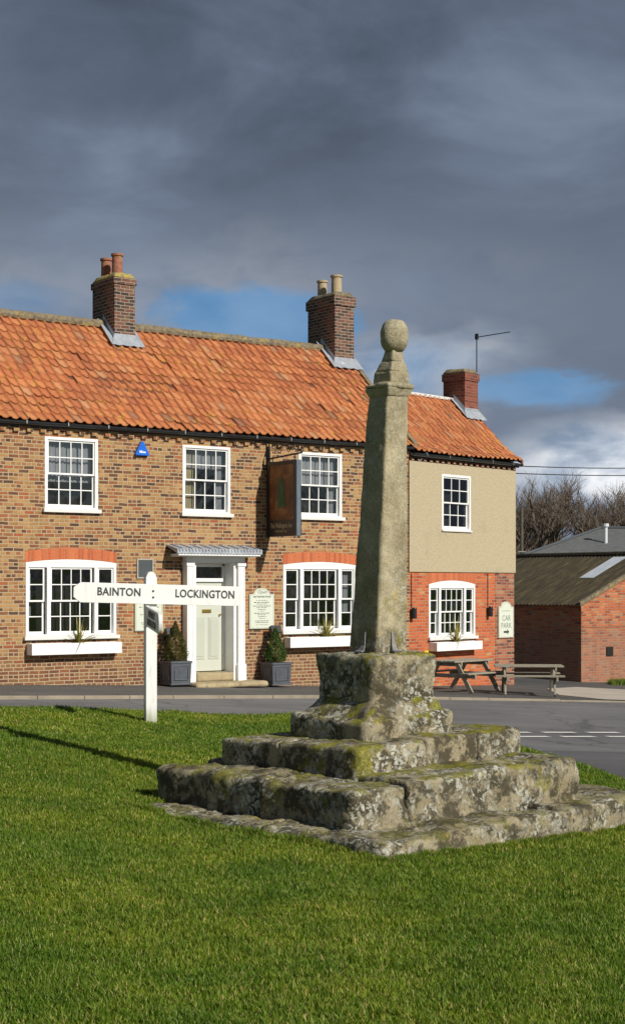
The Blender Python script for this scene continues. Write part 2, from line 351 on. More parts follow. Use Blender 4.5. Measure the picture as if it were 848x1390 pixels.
leaf_mat('spiky_leaf', [(0, (.16, .20, .03)), (.5, (.36, .32, .07)), (1, (.52, .42, .14))], .3)
def soil_mat():
    m, nt, p = newmat('turf'); o = objc(nt)
    n = nz(nt, o, 4, 6, .65); n2 = nz(nt, o, 40, 4, .7)
    c = ramp(nt, n, [(.3, (.070, .125, .010)), (.7, (.125, .185, .018))])
    c = mixc(nt, .7, c, ramp(nt, n2, [(.3, (.5, .5, .5)), (.7, (1.3, 1.3, 1.2))]), 'MULTIPLY')
    setc(nt, p, c, 1); p.inputs['Specular IOR Level'].default_value = .1; bump(nt, p, n2, .03)
soil_mat()
def picture_mat():
    m, nt, p = newmat('sign_picture'); o = objc(nt)
    n = nz(nt, o, 2.6, 4, .6, .8)
    c = ramp(nt, n, [(.3, (.05, .016, .008)), (.5, (.17, .055, .014)), (.66, (.30, .14, .04)), (.8, (.10, .05, .02))])
    setc(nt, p, c, .45)
picture_mat()
plain('picture_green', (.02, .09, .035), .5, .5, 6)

# ------------------------------------------------------------------ mesh helpers
class MB:
    def __init__(s): s.v = []; s.f = []; s.uv = None
    def add(s, vs, fs):
        b = len(s.v); s.v += [tuple(v) for v in vs]; s.f += [tuple(i+b for i in f) for f in fs]; return s
    def box(s, x0, x1, y0, y1, z0, z1):
        return s.add([(x0,y0,z0),(x1,y0,z0),(x1,y1,z0),(x0,y1,z0),(x0,y0,z1),(x1,y0,z1),(x1,y1,z1),(x0,y1,z1)],
                     [(0,3,2,1),(4,5,6,7),(0,1,5,4),(1,2,6,5),(2,3,7,6),(3,0,4,7)])
    def hexa(s, b4, t4):     # bottom and top loops, counter-clockwise seen from above
        return s.add(list(b4)+list(t4), [(0,3,2,1),(4,5,6,7),(0,1,5,4),(1,2,6,5),(2,3,7,6),(3,0,4,7)])
    def quad(s, *p): return s.add(p, [tuple(range(len(p)))])
    def prism(s, poly, f0, f1):  # poly: list of 2D, f0/f1: functions mapping 2D -> 3D for the two ends
        n = len(poly); a = [f0(*q) for q in poly]; b = [f1(*q) for q in poly]
        return s.add(a+b, [tuple(range(n)), tuple(range(2*n-1, n-1, -1))] + [(i, n+i, n+(i+1) % n, (i+1) % n) for i in range(n)])
    def xz(s, poly, y0, y1):     # front polygon (x,z) given counter-clockwise seen from the street (-y)
        return s.prism(poly, lambda a, b: (a, y0, b), lambda a, b: (a, y1, b))
    def tube(s, path, r, n=8, cap=True):
        path = [Vector(p) for p in path]; rr = r if isinstance(r, (list, tuple)) else [r]*len(path)
        rings = []; up = Vector((0, 0, 1))
        for i, p in enumerate(path):
            d = (path[min(i+1, len(path)-1)] - path[max(i-1, 0)]).normalized()
            a = up if abs(d.z) < .95 else Vector((1, 0, 0))
            u = d.cross(a).normalized(); w = u.cross(d)
            rings.append([p + (u*math.cos(2*math.pi*k/n) + w*math.sin(2*math.pi*k/n))*rr[i] for k in range(n)])
        vs = [q for rg in rings for q in rg]; fs = []
        for i in range(len(rings)-1):
            for k in range(n): fs.append((i*n+k, i*n+(k+1) % n, (i+1)*n+(k+1) % n, (i+1)*n+k))
        if cap: fs += [tuple(range(n-1, -1, -1)), tuple(range((len(rings)-1)*n, len(rings)*n))]
        return s.add(vs, fs)
    def lathe(s, prof, c=(0, 0), n=20):
        vs = []; fs = []
        for r, z in prof:
            for k in range(n): vs.append((c[0]+r*math.cos(2*math.pi*k/n), c[1]+r*math.sin(2*math.pi*k/n), z))
        for i in range(len(prof)-1):
            for k in range(n): fs.append((i*n+k, i*n+(k+1) % n, (i+1)*n+(k+1) % n, (i+1)*n+k))
        fs += [tuple(range(n-1, -1, -1)), tuple(range((len(prof)-1)*n, len(prof)*n))]
        return s.add(vs, fs)
    def build(s, name, mat, parent=None, smooth=False, bevel=0, uv=False, fixn=False):
        me = bpy.data.meshes.new(name); me.from_pydata(s.v, [], s.f)
        if fixn:
            import bmesh
            bm = bmesh.new(); bm.from_mesh(me); bmesh.ops.recalc_face_normals(bm, faces=bm.faces); bm.to_mesh(me); bm.free()
        me.update()
        if uv:
            l = me.uv_layers.new(name='uv'); arr = []
            for p in me.polygons:
                n = p.normal; ax, ay, az = abs(n.x), abs(n.y), abs(n.z)
                for vi in p.vertices:
                    c = me.vertices[vi].co
                    arr += (c.x, c.z) if (ay >= ax and ay >= az*.8) else ((c.y+.11, c.z) if ax >= az*.8 else (c.x, c.y))
            l.data.foreach_set('uv', arr)
        me.materials.append(MATS[mat]); o = bpy.data.objects.new(name, me); col.objects.link(o)
        if parent: o.parent = parent
        if smooth: me.polygons.foreach_set('use_smooth', [True]*len(me.polygons))
        if bevel:
            b = o.modifiers.new('bevel', 'BEVEL'); b.width = bevel; b.segments = 2; b.limit_method = 'ANGLE'; b.angle_limit = R_(40)
        return o
def tag(o, label, cat, group=None, kind=None):
    if label: o['label'] = label
    if cat: o['category'] = cat
    if group: o['group'] = group
    if kind: o['kind'] = kind
    return o
def thing(name, label, cat, loc=(0, 0, 0), rz=0, group=None):
    o = bpy.data.objects.new(name, None); col.objects.link(o); o.location = loc; o.rotation_euler = (0, 0, rz)
    o.empty_display_size = .2
    return tag(o, label, cat, group)
def text_mesh(txt, size, sx=1.0, depth=.002, bold=.0, name='lettering', mat='ink', parent=None, M=None, shear=0, align='CENTER'):
    cu = bpy.data.curves.new('t', 'FONT'); cu.body = txt; cu.size = size; cu.extrude = depth; cu.offset = bold; cu.shear = shear
    cu.align_x = align; cu.align_y = 'CENTER'; cu.resolution_u = 3; cu.space_character = 1.06
    t = bpy.data.objects.new('t', cu); col.objects.link(t)
    bpy.context.view_layer.update()
    me = bpy.data.meshes.new_from_object(t.evaluated_get(bpy.context.evaluated_depsgraph_get()))
    bpy.data.objects.remove(t)
    # text lies in XY: stand it up on a wall facing -y
    me.transform(Matrix(((sx, 0, 0, 0), (0, 0, -1, 0), (0, 1, 0, 0), (0, 0, 0, 1))))
    if M is not None: me.transform(M)
    me.materials.clear(); me.materials.append(MATS[mat])
    o = bpy.data.objects.new(name, me); col.objects.link(o)
    if parent: o.parent = parent
    return o
T = Matrix.Translation

# ------------------------------------------------------------------ ground
def road_z(X, Y):
    Xc = np.clip(X, -30, 30); Yc = np.clip(Y, 0, 70)
    return -.23 - .04*Xc - .014*Yc
def rz(X, Y): return float(road_z(np.float64(X), np.float64(Y)))
def np_mesh(name, V, F, mat, smooth=False):
    me = bpy.data.meshes.new(name); n = len(F); k = F.shape[1]
    me.vertices.add(len(V)); me.vertices.foreach_set('co', V.astype(np.float32).ravel())
    me.loops.add(n*k); me.loops.foreach_set('vertex_index', F.astype(np.int32).ravel())
    me.polygons.add(n); me.polygons.foreach_set('loop_start', (np.arange(n)*k).astype(np.int32))
    me.polygons.foreach_set('loop_total', np.full(n, k, np.int32))
    if smooth: me.polygons.foreach_set('use_smooth', np.ones(n, bool))
    me.update(calc_edges=True); me.validate()
    me.materials.append(MATS[mat]); o = bpy.data.objects.new(name, me); col.objects.link(o)
    return o
def grid_mesh(name, xs, ys, zf, mat, keep=None, smooth=True):
    X, Y = np.meshgrid(xs, ys); Z = zf(X, Y); nx = len(xs)
    V = np.stack([X, Y, Z], -1).reshape(-1, 3)
    i, j = np.meshgrid(np.arange(nx-1), np.arange(len(ys)-1)); a = (j*nx+i).ravel()
    F = np.stack([a, a+1, a+nx+1, a+nx], -1)
    if keep is not None:
        F = F[keep(X, Y).ravel()[F].all(1)]
    return np_mesh(name, V, F, mat, smooth)
def noise2(X, Y, seed=0, sc=1.0):
    X = X*sc+seed*17.3; Y = Y*sc-seed*9.1; xi = np.floor(X).astype(np.int64); yi = np.floor(Y).astype(np.int64)
    fx = X-xi; fy = Y-yi; fx = fx*fx*(3-2*fx); fy = fy*fy*(3-2*fy)
    def h(a, b):
        v = (a*374761393 + b*668265263 + seed*1442695) & 0xffffffff; v = ((v ^ (v >> 13))*1274126177) & 0xffffffff
        return ((v ^ (v >> 16)) & 0xffff)/65535.
    return (h(xi, yi)*(1-fx)+h(xi+1, yi)*fx)*(1-fy)+(h(xi, yi+1)*(1-fx)+h(xi+1, yi+1)*fx)*fy
def fb(X, Y, seed=0, sc=1.0): return (noise2(X, Y, seed, sc)+.5*noise2(X, Y, seed+1, sc*2.1)+.25*noise2(X, Y, seed+2, sc*4.3))/1.75

far = np.array([-1500, -700, -300, -120, -60, -31, -20, -10, 0, 10, 20, 31, 60, 120, 300, 700, 1500.])
fary = np.array([-400, -100, -30, 0, 10, 20, 30, 40, 50, 60, 70, 90, 150, 300, 700, 1800.])
g = grid_mesh('ground', far, fary, lambda X, Y: road_z(X, Y)-.06, 'turf'); tag(g, None, None, kind='structure')
r = grid_mesh('road', np.linspace(-30, 30, 13), np.linspace(0, 62, 14), lambda X, Y: road_z(X, Y), 'asphalt'); tag(r, None, None, kind='structure')

# pavement and yard in front of and beside the inn
KERB = [(-24, 14.6), (-14, 21.4), (-5.75, 27.35), (-2.7, 29.6), (.1, 31.6), (2.0, 32.5), (3.75, 33.3), (5.4, 34.0), (7.0, 34.6), (10, 35.6), (30, 41)]
def kz(i): return [.06, .06, .06, .06, .06, .055, .045, .03, .015, .015, .015][i]
mb = MB()
back = [(-24, 24), (-14, 31), (-5.75, 37), (-2.7, 40), (.1, 42), (2, 44), (3.75, 47), (5.4, 50), (7, 53), (10, 56), (30, 60)]
for i in range(len(KERB)-1):
    a, b, c, d = KERB[i], KERB[i+1], back[i+1], back[i]
    mb.quad((*a, rz(*a)+kz(i)), (*b, rz(*b)+kz(i+1)), (*c, rz(*c)+kz(i+1)), (*d, rz(*d)+kz(i)))
tag(mb.build('pavement', 'pavement_tar'), None, None, kind='structure')
mb = MB()
for i in range(len(KERB)-1):
    a, b = Vector(KERB[i]), Vector(KERB[i+1]); n = Vector((b.y-a.y, a.x-b.x)).normalized()*.09
    ln = (b-a).length; k = max(1, int(ln/.92))
    for j in range(k):
        p = a.lerp(b, j/k); q = a.lerp(b, (j+1)/k-.008/ln*k/k); za = kz(i)*(1-j/k)+kz(i+1)*j/k + .004
        pb = [(p.x+n.x, p.y+n.y), (q.x+n.x, q.y+n.y), (q.x-.01*n.x, q.y-.01*n.y), (p.x-.01*n.x, p.y-.01*n.y)]
        mb.hexa([(x, y, rz(x, y)-.05) for x, y in pb], [(x, y, rz(x, y)+za) for x, y in pb])
tag(mb.build('kerb', 'kerb', bevel=.012), None, None, kind='structure')
# concrete drive mouth by the barn
mb = MB()
poly = [(5.75, 36.1), (6.55, 34.9), (7.6, 34.95), (9.2, 35.5), (9.6, 38.2), (8.5, 40), (6.9, 40.5), (5.9, 39)]
mb.add([(x, y, rz(x, y)+.034) for x, y in poly], [tuple(range(len(poly)))])
tag(mb.build('concrete_drive', 'concrete'), None, None, kind='structure')
mb = MB()
poly = [(-.8, 22.0), (.6, 22.0), (2.8, 20.1), (3.4, 18.2), (4.0, 15.6), (7.5, 15.9), (7.5, 18.4), (5.1, 19.9), (3, 21.3)]
# darker relaid strip in the side road
poly = [(2.9, 21.4), (3.5, 18.5), (4.3, 14.0), (9, 14.6), (9, 22.6)]
mb.add([(x, y, rz(x, y)+.004) for x, y in poly], [tuple(range(len(poly)))])
tag(mb.build('side_road', 'dark_tar'), None, None, kind='structure')
# double broken give-way lines
mb = MB()
def dashes(p0, d, start, n):
    d = Vector(d).normalized(); w = Vector((-d.y, d.x))*.09
    for i in range(n):
        a = Vector(p0)+d*(start+i*.86); b = a+d*.62
        q = [a-w, b-w, b+w, a+w]
        mb.add([(v.x, v.y, rz(v.x, v.y)+.009) for v in q], [(0, 1, 2, 3)])
dashes((3.36, 24.55), (1.75, .83), -1.38, 6); dashes((3.25, 23.7), (1.75, .83), -1.05, 6)
tag(mb.build('road_marking', 'road_paint'), None, None, kind='structure')

# the green: a turf mound with a bank down to the road
EDGE = np.array([(-16, 8.6), (-9, 13.7), (-3.5, 17.5), (-.32, 19.8), (.8, 19.9), (1.8, 18.6), (2.40, 16.8), (2.82, 15.3), (3.0, 14), (3.3, 12), (3.7, 8), (4.2, -4), (-16, -4)])
def inside_dist(X, Y, P):
    ins = np.zeros(X.shape, bool); D = np.full(X.shape, 1e9); n = len(P)
    for i in range(n):
        (x0, y0), (x1, y1) = P[i], P[(i+1) % n]
        c = ((y0 > Y) != (y1 > Y)) & (X < (x1-x0)*(Y-y0)/((y1-y0) if y1 != y0 else 1e-9)+x0); ins ^= c
        dx, dy = x1-x0, y1-y0; t = np.clip(((X-x0)*dx+(Y-y0)*dy)/(dx*dx+dy*dy), 0, 1)
        D = np.minimum(D, np.hypot(X-x0-t*dx, Y-y0-t*dy))
    return np.where(ins, D, -D)
def smooth(t): t = np.clip(t, 0, 1); return t*t*(3-2*t)
def green_z(X, Y):
    P = .27*smooth((-X-.2)/3.4) - .05*np.clip(X, 0, 6) + .03*(fb(X, Y, 3, .8)-.5) - .0*Y
    d = inside_dist(X, Y, EDGE); t = smooth((d+.75)/1.0)
    return P*t + (road_z(X, Y)-.03)*(1-t)
def gz(x, y): return float(green_z(np.array([x], float), np.array([y], float))[0])
gr = grid_mesh('lawn', np.arange(-16.8, 5.1, .1), np.arange(-4, 21, .1), green_z, 'turf', keep=lambda X, Y: inside_dist(X, Y, EDGE) > -.8)
tag(gr, None, None, kind='structure')

# ------------------------------------------------------------------ the market cross
SLAB = dict(N=(.425, 9.3), L=(-1.30, 11.05), R=(2.60, 11.5))
def grass_mesh():
    Xs, Ys = [], []
    def scatter(n, y0, y1, w0, w1):
        y = rng.uniform(y0, y1, n); x = rng.uniform(-1, 1, n)*(w0+(w1-w0)*(y-y0)/(y1-y0)); Xs.append(x); Ys.append(y)
    scatter(190000, 5.2, 8.5, 1.5, 2.3); scatter(210000, 8.5, 13, 2.3, 3.5); scatter(190000, 13, 20.6, 3.5, 5.2)
    n = 170000; Xs.append(rng.uniform(-9, 4.4, n)); Ys.append(rng.uniform(3.5, 20.6, n))      # the rest of the green, thinner
    # thicker tufts hugging the foot of the stones
    sb = [SLAB['L'], SLAB['N'], SLAB['R']]
    for i in range(2):
        a, b = np.array(sb[i]), np.array(sb[i+1]); n = 5000; t = rng.uniform(-.03, 1.03, n)[:, None]
        nr = np.array([-(b-a)[1], (b-a)[0]])*-1; nr = nr/np.hypot(*nr)
        if nr[1] > 0: nr = -nr
        q = a+(b-a)*t+nr*rng.exponential(.035, n)[:, None]; Xs.append(q[:, 0]); Ys.append(q[:, 1])
    n_t = 10000
    X = np.concatenate(Xs); Y = np.concatenate(Ys)
    d = inside_dist(X, Y, EDGE); L, N, R = map(np.array, (SLAB['L'], SLAB['N'], SLAB['R'])); B = L+R-N
    sl = inside_dist(X, Y, np.array([N, R, B, L]))
    ok = (d > -.55) & (sl < (fb(X, Y, 11, 6)-.5)*.10)
    X, Y, sl, d = X[ok], Y[ok], sl[ok], d[ok]; n = len(X)
    Z = green_z(X, Y)-.004
    cl = fb(X, Y, 5, 3.0); cl2 = fb(X, Y, 8, 14.)
    H = (.011+.018*cl+.034*cl2**2)*rng.uniform(.6, 1.25, n)
    H *= np.where(sl > -.07, 1.5, 1)*np.where(d < .3, 1.35, 1)
    far_ = smooth((Y-8)/10); W = (.0024+.0020*far_)*rng.uniform(.7, 1.3, n)
    a = rng.uniform(0, 2*np.pi, n); lean = rng.uniform(.1, .95, n)*H
    la = a+rng.normal(0, .8, n)+np.pi/2
    wx, wy = np.cos(a)*W, np.sin(a)*W; lx, ly = np.cos(la)*lean, np.sin(la)*lean
    z0 = np.stack([X-wx, Y-wy, Z], -1); z1 = np.stack([X+wx, Y+wy, Z], -1)
    m0 = np.stack([X-wx*.75+lx*.4, Y-wy*.75+ly*.4, Z+H*.62], -1); m1 = np.stack([X+wx*.75+lx*.4, Y+wy*.75+ly*.4, Z+H*.62], -1)
    tp = np.stack([X+lx, Y+ly, Z+H], -1)
    V = np.stack([z0, z1, m1, m0, tp], 1).reshape(-1, 3); b = np.arange(n)*5
    F = np.concatenate([np.stack([b, b+1, b+2], -1), np.stack([b, b+2, b+3], -1), np.stack([b+3, b+2, b+4], -1)])
    o = np_mesh('grass', V, F, 'grass_blade'); tag(o, 'short green turf with scattered yellow blades around the stone cross', 'grass', kind='stuff')
grass_mesh()

def rough_block(mb, b4, t4, res=.03, rad=.04, amp=.012, seed=0, nsc=3.0, lo=None, hi_=None):
    """weathered stone: corner loops N,R,B,L of bottom and top; rounded arrises, noise-worn faces"""
    b4 = [Vector(p) for p in b4]; t4 = [Vector(p) for p in t4]
    A = ((b4[1]-b4[0]).length+(b4[2]-b4[3]).length)/2; B = ((b4[3]-b4[0]).length+(b4[2]-b4[1]).length)/2
    C = sum((t4[i]-b4[i]).length for i in range(4))/4
    def P(u, v, w):
        lo = b4[0]*(1-u)*(1-v)+b4[1]*u*(1-v)+b4[2]*u*v+b4[3]*(1-u)*v
        hi = t4[0]*(1-u)*(1-v)+t4[1]*u*(1-v)+t4[2]*u*v+t4[3]*(1-u)*v
        return lo*(1-w)+hi*w
    na, nb, nc = (max(2, int(q/res)) for q in (A, B, C)); cen = P(.5, .5, .5)
    rd = min(rad, A*.45, B*.45, C*.45); lo3 = [rd if not lo else min(q, rd) for q in (lo or (0, 0, 0))]; hi3 = [rd if not hi_ else min(q, rd) for q in (hi_ or (0, 0, 0))]; key = {}; vs = []; off = Vector((seed*3.1, seed*7.7, seed*1.3))
    def vid(i, j, k):
        if (i, j, k) in key: return key[(i, j, k)]
        q = Vector((i/na*A, j/nb*B, k/nc*C))
        c = Vector((min(max(q.x, lo3[0]), A-hi3[0]), min(max(q.y, lo3[1]), B-hi3[1]), min(max(q.z, lo3[2]), C-hi3[2])))
        d = q-c
        if d.length > 1e-6: q = c+d.normalized()*min(d.length, rd)
        p = P(q.x/A, q.y/B, q.z/C); n = P((q.x+d.x*.5)/A if A else 0, (q.y+d.y*.5)/B, (q.z+d.z*.5)/C)-p
        n = n.normalized() if n.length > 1e-7 else (p-cen).normalized()
        f = noise.fractal((p+off)*nsc, .9, 2.1, 4)*amp*1.6 + noise.noise((p+off)*22)*amp*.45
        pit = noise.noise((p+off)*9); f -= max(0, pit-.35)*amp*2.2
        key[(i, j, k)] = len(vs); vs.append(p+n*f); return key[(i, j, k)]
    fs = []
    for i in range(na):
        for j in range(nb):
            fs.append((vid(i, j, 0), vid(i, j+1, 0), vid(i+1, j+1, 0), vid(i+1, j, 0)))
            fs.append((vid(i, j, nc), vid(i+1, j, nc), vid(i+1, j+1, nc), vid(i, j+1, nc)))
    for i in range(na):
        for k in range(nc):
            fs.append((vid(i, 0, k), vid(i+1, 0, k), vid(i+1, 0, k+1), vid(i, 0, k+1)))
            fs.append((vid(i, nb, k), vid(i, nb, k+1), vid(i+1, nb, k+1), vid(i+1, nb, k)))
    for j in range(nb):
        for k in range(nc):
            fs.append((vid(0, j, k), vid(0, j, k+1), vid(0, j+1, k+1), vid(0, j+1, k)))
            fs.append((vid(na, j, k), vid(na, j+1, k), vid(na, j+1, k+1), vid(na, j, k+1)))
    mb.add(vs, fs)
def course(name, N, R, L, zb, zt, us, vs_, parent, seed, rad=.05, amp=.012, res=.03):
    """one step of the cross, cut into stones along its sides"""
    N, R, L = Vector(N), Vector(R), Vector(L); Bk = L+R-N
    zN, zR, zL = zt; zB = zL+zR-zN
    def pt(u, v, top):
        p = N*(1-u)*(1-v)+R*u*(1-v)+Bk*u*v+L*(1-u)*v
        z = (zN*(1-u)*(1-v)+zR*u*(1-v)+zB*u*v+zL*(1-u)*v) if top else zb
        return Vector((p.x, p.y, z))
    mb = MB(); r = random.Random(seed)
    for a in range(len(us)-1):
        for b in range(len(vs_)-1):
            g = .0015; u0, u1, v0, v1 = us[a], us[a+1], vs_[b], vs_[b+1]
            if a > 0: u0 += g
            if b > 0: v0 += g
            j = r.uniform(-.010, .010); du = r.uniform(-.008, .004) if a == 0 else 0; dv = r.uniform(-.008, .004) if b == 0 else 0
            bt = [pt(u0+du*0, v0, 0), pt(u1, v0, 0), pt(u1, v1, 0), pt(u0, v1, 0)]
            tp = [pt(u0-du, v0-dv, 1), pt(u1, v0-dv, 1), pt(u1, v1, 1), pt(u0-du, v1, 1)]
            for q in tp: q.z += j
            ja = .012; rough_block(mb, bt, tp, res, rad, amp, seed+a*5+b*11, 3.0, (rad if a == 0 else ja, rad if b == 0 else ja, .02), (rad if a == len(us)-2 else ja, rad if b == len(vs_)-2 else ja, rad))
    return mb.build(name, 'old_stone', parent, smooth=True)
cx_, cy_ = .477, 11.595
cross = thing('market_cross', 'tall weathered stone market cross with ball top on worn lichened steps', 'stone cross')
course('step', SLAB['N'], SLAB['R'], SLAB['L'], -.35, (.085, .105, .055), [0, .34, .62, 1], [0, .45, 1], cross, 3, .035, .020)
course('step', (.257, 9.82), (1.948, 11.29), (-1.173, 11.47), .04, (.33, .391, .295), [0, .22, .66, 1], [0, .42, 1], cross, 21, .038, .022)
course('step', (.30, 10.5), (1.568, 11.60), (-.697, 11.65), .28, (.542, .578, .485), [0, .40, .72, 1], [0, .55, 1], cross, 41, .028, .014)
# chamfered base stone
mb = MB()
N, R, L = Vector((.36, 10.92)), Vector((1.055, 11.52)), Vector((-.18, 11.54)); Bk = L+R-N
rough_block(mb, [(*p, .46) for p in (N, R, Bk, L)], [(N.x, N.y, .662), (R.x, R.y, .725), (Bk.x, Bk.y, .74), (L.x, L.y, .70)], .025, .035, .012, 61)
c4 = Vector((cx_, cy_))
def ring(sz, z, cx=cx_, cy=cy_, ang=49):
    a = R_(ang); h = sz/2; e1 = Vector((math.sin(a), math.cos(a))); e2 = Vector((-math.cos(a), math.sin(a))); c = Vector((cx, cy))
    return [(*(c-e1*h-e2*h), z), (*(c+e1*h-e2*h), z), (*(c+e1*h+e2*h), z), (*(c-e1*h+e2*h), z)]
rough_block(mb, [(*(p.lerp(c4, .06)), z) for p, z in ((N, .62), (R, .68), (Bk, .68), (L, .65))], ring(.60, .83), .025, .05, .016, 62)
mb.build('base_stone', 'old_stone', cross, smooth=True)
mb = MB(); rough_block(mb, ring(.615, .76), ring(.68, 1.14), .022, .04, .018, 71)
mb.build('socket_stone', 'old_stone', cross, smooth=True)
# shaft, leaning a touch to the right
mb = MB()
N0 = 1.10; top = 3.10
rough_block(mb, ring(.312, 1.10, .487, 11.595), ring(.205, top, .570, 11.60), .02, .018, .006, 81, 2.2)
mb.build('shaft', 'old_stone', cross, smooth=True)
mb = MB()
rough_block(mb, ring(.215, 3.045, .568, 11.6), ring(.272, 3.115, .571, 11.6), .015, .012, .004, 91, 6)
rough_block(mb, ring(.285, 3.11, .571, 11.6), ring(.262, 3.150, .573, 11.6), .015, .018, .006, 92, 6)
rough_block(mb, ring(.200, 3.14, .588, 11.6), ring(.185, 3.245, .592, 11.6), .012, .02, .006, 93, 6)
rough_block(mb, ring(.182, 3.235, .592, 11.6), ring(.130, 3.315, .601, 11.6), .012, .012, .004, 94, 6)
rough_block(mb, ring(.130, 3.312, .601, 11.6), ring(.092, 3.41, .608, 11.6), .012, .010, .003, 95, 6)
mb.build('cap', 'old_stone', cross, smooth=True)
mb = MB(); vs = []; fs = []; nu, nv = 36, 24
for j in range(nv+1):
    ph = math.pi*j/nv
    for i in range(nu):
        th = 2*math.pi*i/nu; d = Vector((math.sin(ph)*math.cos(th), math.sin(ph)*math.sin(th), math.cos(ph)))
        sq = (abs(d.x)**2.6+abs(d.y)**2.6+abs(d.z)**2.6)**(-1/2.6)
        p = Vector((d.x*.104*sq, d.y*.104*sq, d.z*.125*sq)); p *= 1+.03*noise.fractal(d*3+Vector((5, 1, 2)), 1, 2, 4)
        vs.append((p.x+.612, p.y+11.6, p.z+3.508))
for j in range(nv):
    for i in range(nu): fs.append((j*nu+i, (j+1)*nu+i, (j+1)*nu+(i+1) % nu, j*nu+(i+1) % nu))
mb.add(vs, fs); mb.build('ball', 'old_stone', cross, smooth=True)
# lead dowels run into the foot of the shaft
for (e, k) in ((0, 'L'), (1, 'R')):
    b = ring(.318, 1.14, .487, 11.595); p0 = Vector(b[0]); p1 = Vector(b[3] if e == 0 else b[1]); d = (p1-p0)
    f = p0+d*(.42 if e == 0 else .50); out_ = Vector((-.755, -.656, 0)) if e == 0 else Vector((.656, -.755, 0))
    up_ = Vector((.0, 0, 1)); s_ = d.normalized()*.017
    mb = MB(); pts = [f+out_*.060+Vector((0, 0, .006)), f+out_*.028+Vector((0, 0, .014)), f+out_*.004+Vector((0, 0, .05)), f-out_*.006+Vector((0, 0, .15))]
    ws = [2.3, 1.8, .9, .6]
    A = [p-s_*w for p, w in zip(pts, ws)]+[p+s_*w for p, w in zip(pts, ws)]
    Bq = [p+out_*.008+up_*.008 for p in A]
    n = 4; mb.add(A+Bq, [(i, i+1, n+i+1, n+i) for i in range(3)]+[(8+i, 8+n+i, 8+n+i+1, 8+i+1) for i in range(3)]+[(0, 4, 12, 8), (3, 11, 15, 7)]+[(i, 8+i, 9+i, i+1) for i in range(3)]+[(4+i, 5+i, 13+i, 12+i) for i in range(3)])
    mb.build('lead_clamp', 'old_lead', cross, fixn=True)

# ------------------------------------------------------------------ fingerpost on the green
px, py = -1.80, 17.2; pz = gz(px, py)
fp = thing('fingerpost', 'white wooden road fingerpost with three arms on the grass', 'signpost', (px, py, pz), R_(18))
ztop = 1.79-pz
mb = MB(); mb.box(-.062, .062, -.062, .062, -.3, ztop-.06)
mb.build('post', 'post_paint', fp, bevel=.006)
mb = MB(); poly = [(.055*math.cos(a)-.0, ztop-.07+.07*math.sin(a)) for a in np.linspace(0, math.pi, 13)]
mb.xz([(-.055, ztop-.075), (.055, ztop-.075)]+poly, -.055, .055); mb.build('finial', 'post_paint', fp, fixn=True)
ac = 1.54-pz; ah = .11
tilt = Matrix.Rotation(R_(1.6), 4, 'Y')
def arm_poly(x0, x1, cham):
    s = 1 if x1 > x0 else -1
    if cham == 'oct': e = [(x1-s*.075, -ah), (x1, -ah*.48), (x1, ah*.48), (x1-s*.075, ah)]
    else: e = [(x1-s*.09+s*.09*math.cos(a), ah*math.sin(a)) for a in np.linspace(-math.pi/2, math.pi/2, 11)]
    return [(x0, -ah)]+e+[(x0, ah)]
for x1, cham, txt, tx in ((-.87, 'oct', 'BAINTON', -.37), (1.05, 'round', 'LOCKINGTON', .60)):
    mb = MB(); mb.xz(arm_poly(0, x1, cham), -.10, -.062); ar = mb.build('sign_arm', 'post_paint', fp, fixn=True, bevel=.003)
    ar.data.transform(T((0, 0, ac))@tilt)
    text_mesh(txt, .122 if x1 < 0 else .122, .86 if x1 < 0 else .81, .0015, .003, 'lettering', 'ink', ar, T((0, 0, ac))@tilt@T((tx+(.0 if x1 < 0 else 0), -.102, .012)))
mb = MB(); mb.xz(arm_poly(0, .95, 'round'), -.02, .02)
ar3 = mb.build('sign_arm', 'white_sill', fp, fixn=True, bevel=.003)
M3 = T((-.055, -.065, ac-.235))@Matrix.Rotation(R_(-93), 4, 'Z')@Matrix.Rotation(R_(4.5), 4, 'Y')
ar3.data.transform(M3)
for tt, dz in (('BEVERLEY', .045), ('MIDDLETON', -.05)):
    text_mesh(tt, .095, 1.0, .0015, .003, 'lettering', 'ink', ar3, M3@T((.47, -.0215, dz)))
for z_ in (.035, -.035):
    mb = MB(); mb.tube([(.012, -.100, ac+z_), (.012, -.108, ac+z_)], .011, 8); mb.build('bolt', 'black_iron', fp)

# ------------------------------------------------------------------ building helpers
def wall_with_holes(mb, x0, x1, z0, z1, holes, y=0, depth=.14):
    xs = sorted({x0, x1, *[h[0] for h in holes], *[h[1] for h in holes]}); zs = sorted({z0, z1, *[h[2] for h in holes], *[h[3] for h in holes]})
    for i in range(len(xs)-1):
        for j in range(len(zs)-1):
            cx, cz = (xs[i]+xs[i+1])/2, (zs[j]+zs[j+1])/2
            if any(h[0] < cx < h[1] and h[2] < cz < h[3] for h in holes): continue
            mb.quad((xs[i], y, zs[j]), (xs[i+1], y, zs[j]), (xs[i+1], y, zs[j+1]), (xs[i], y, zs[j+1]))
    for a, b, c, d in holes:
        mb.quad((a, y, c), (a, y+depth, c), (a, y+depth, d), (a, y, d)); mb.quad((b, y, c), (b, y, d), (b, y+depth, d), (b, y+depth, c))
        mb.quad((a, y, d), (a, y+depth, d), (b, y+depth, d), (b, y, d)); mb.quad((a, y, c), (b, y, c), (b, y+depth, c), (a, y+depth, c))
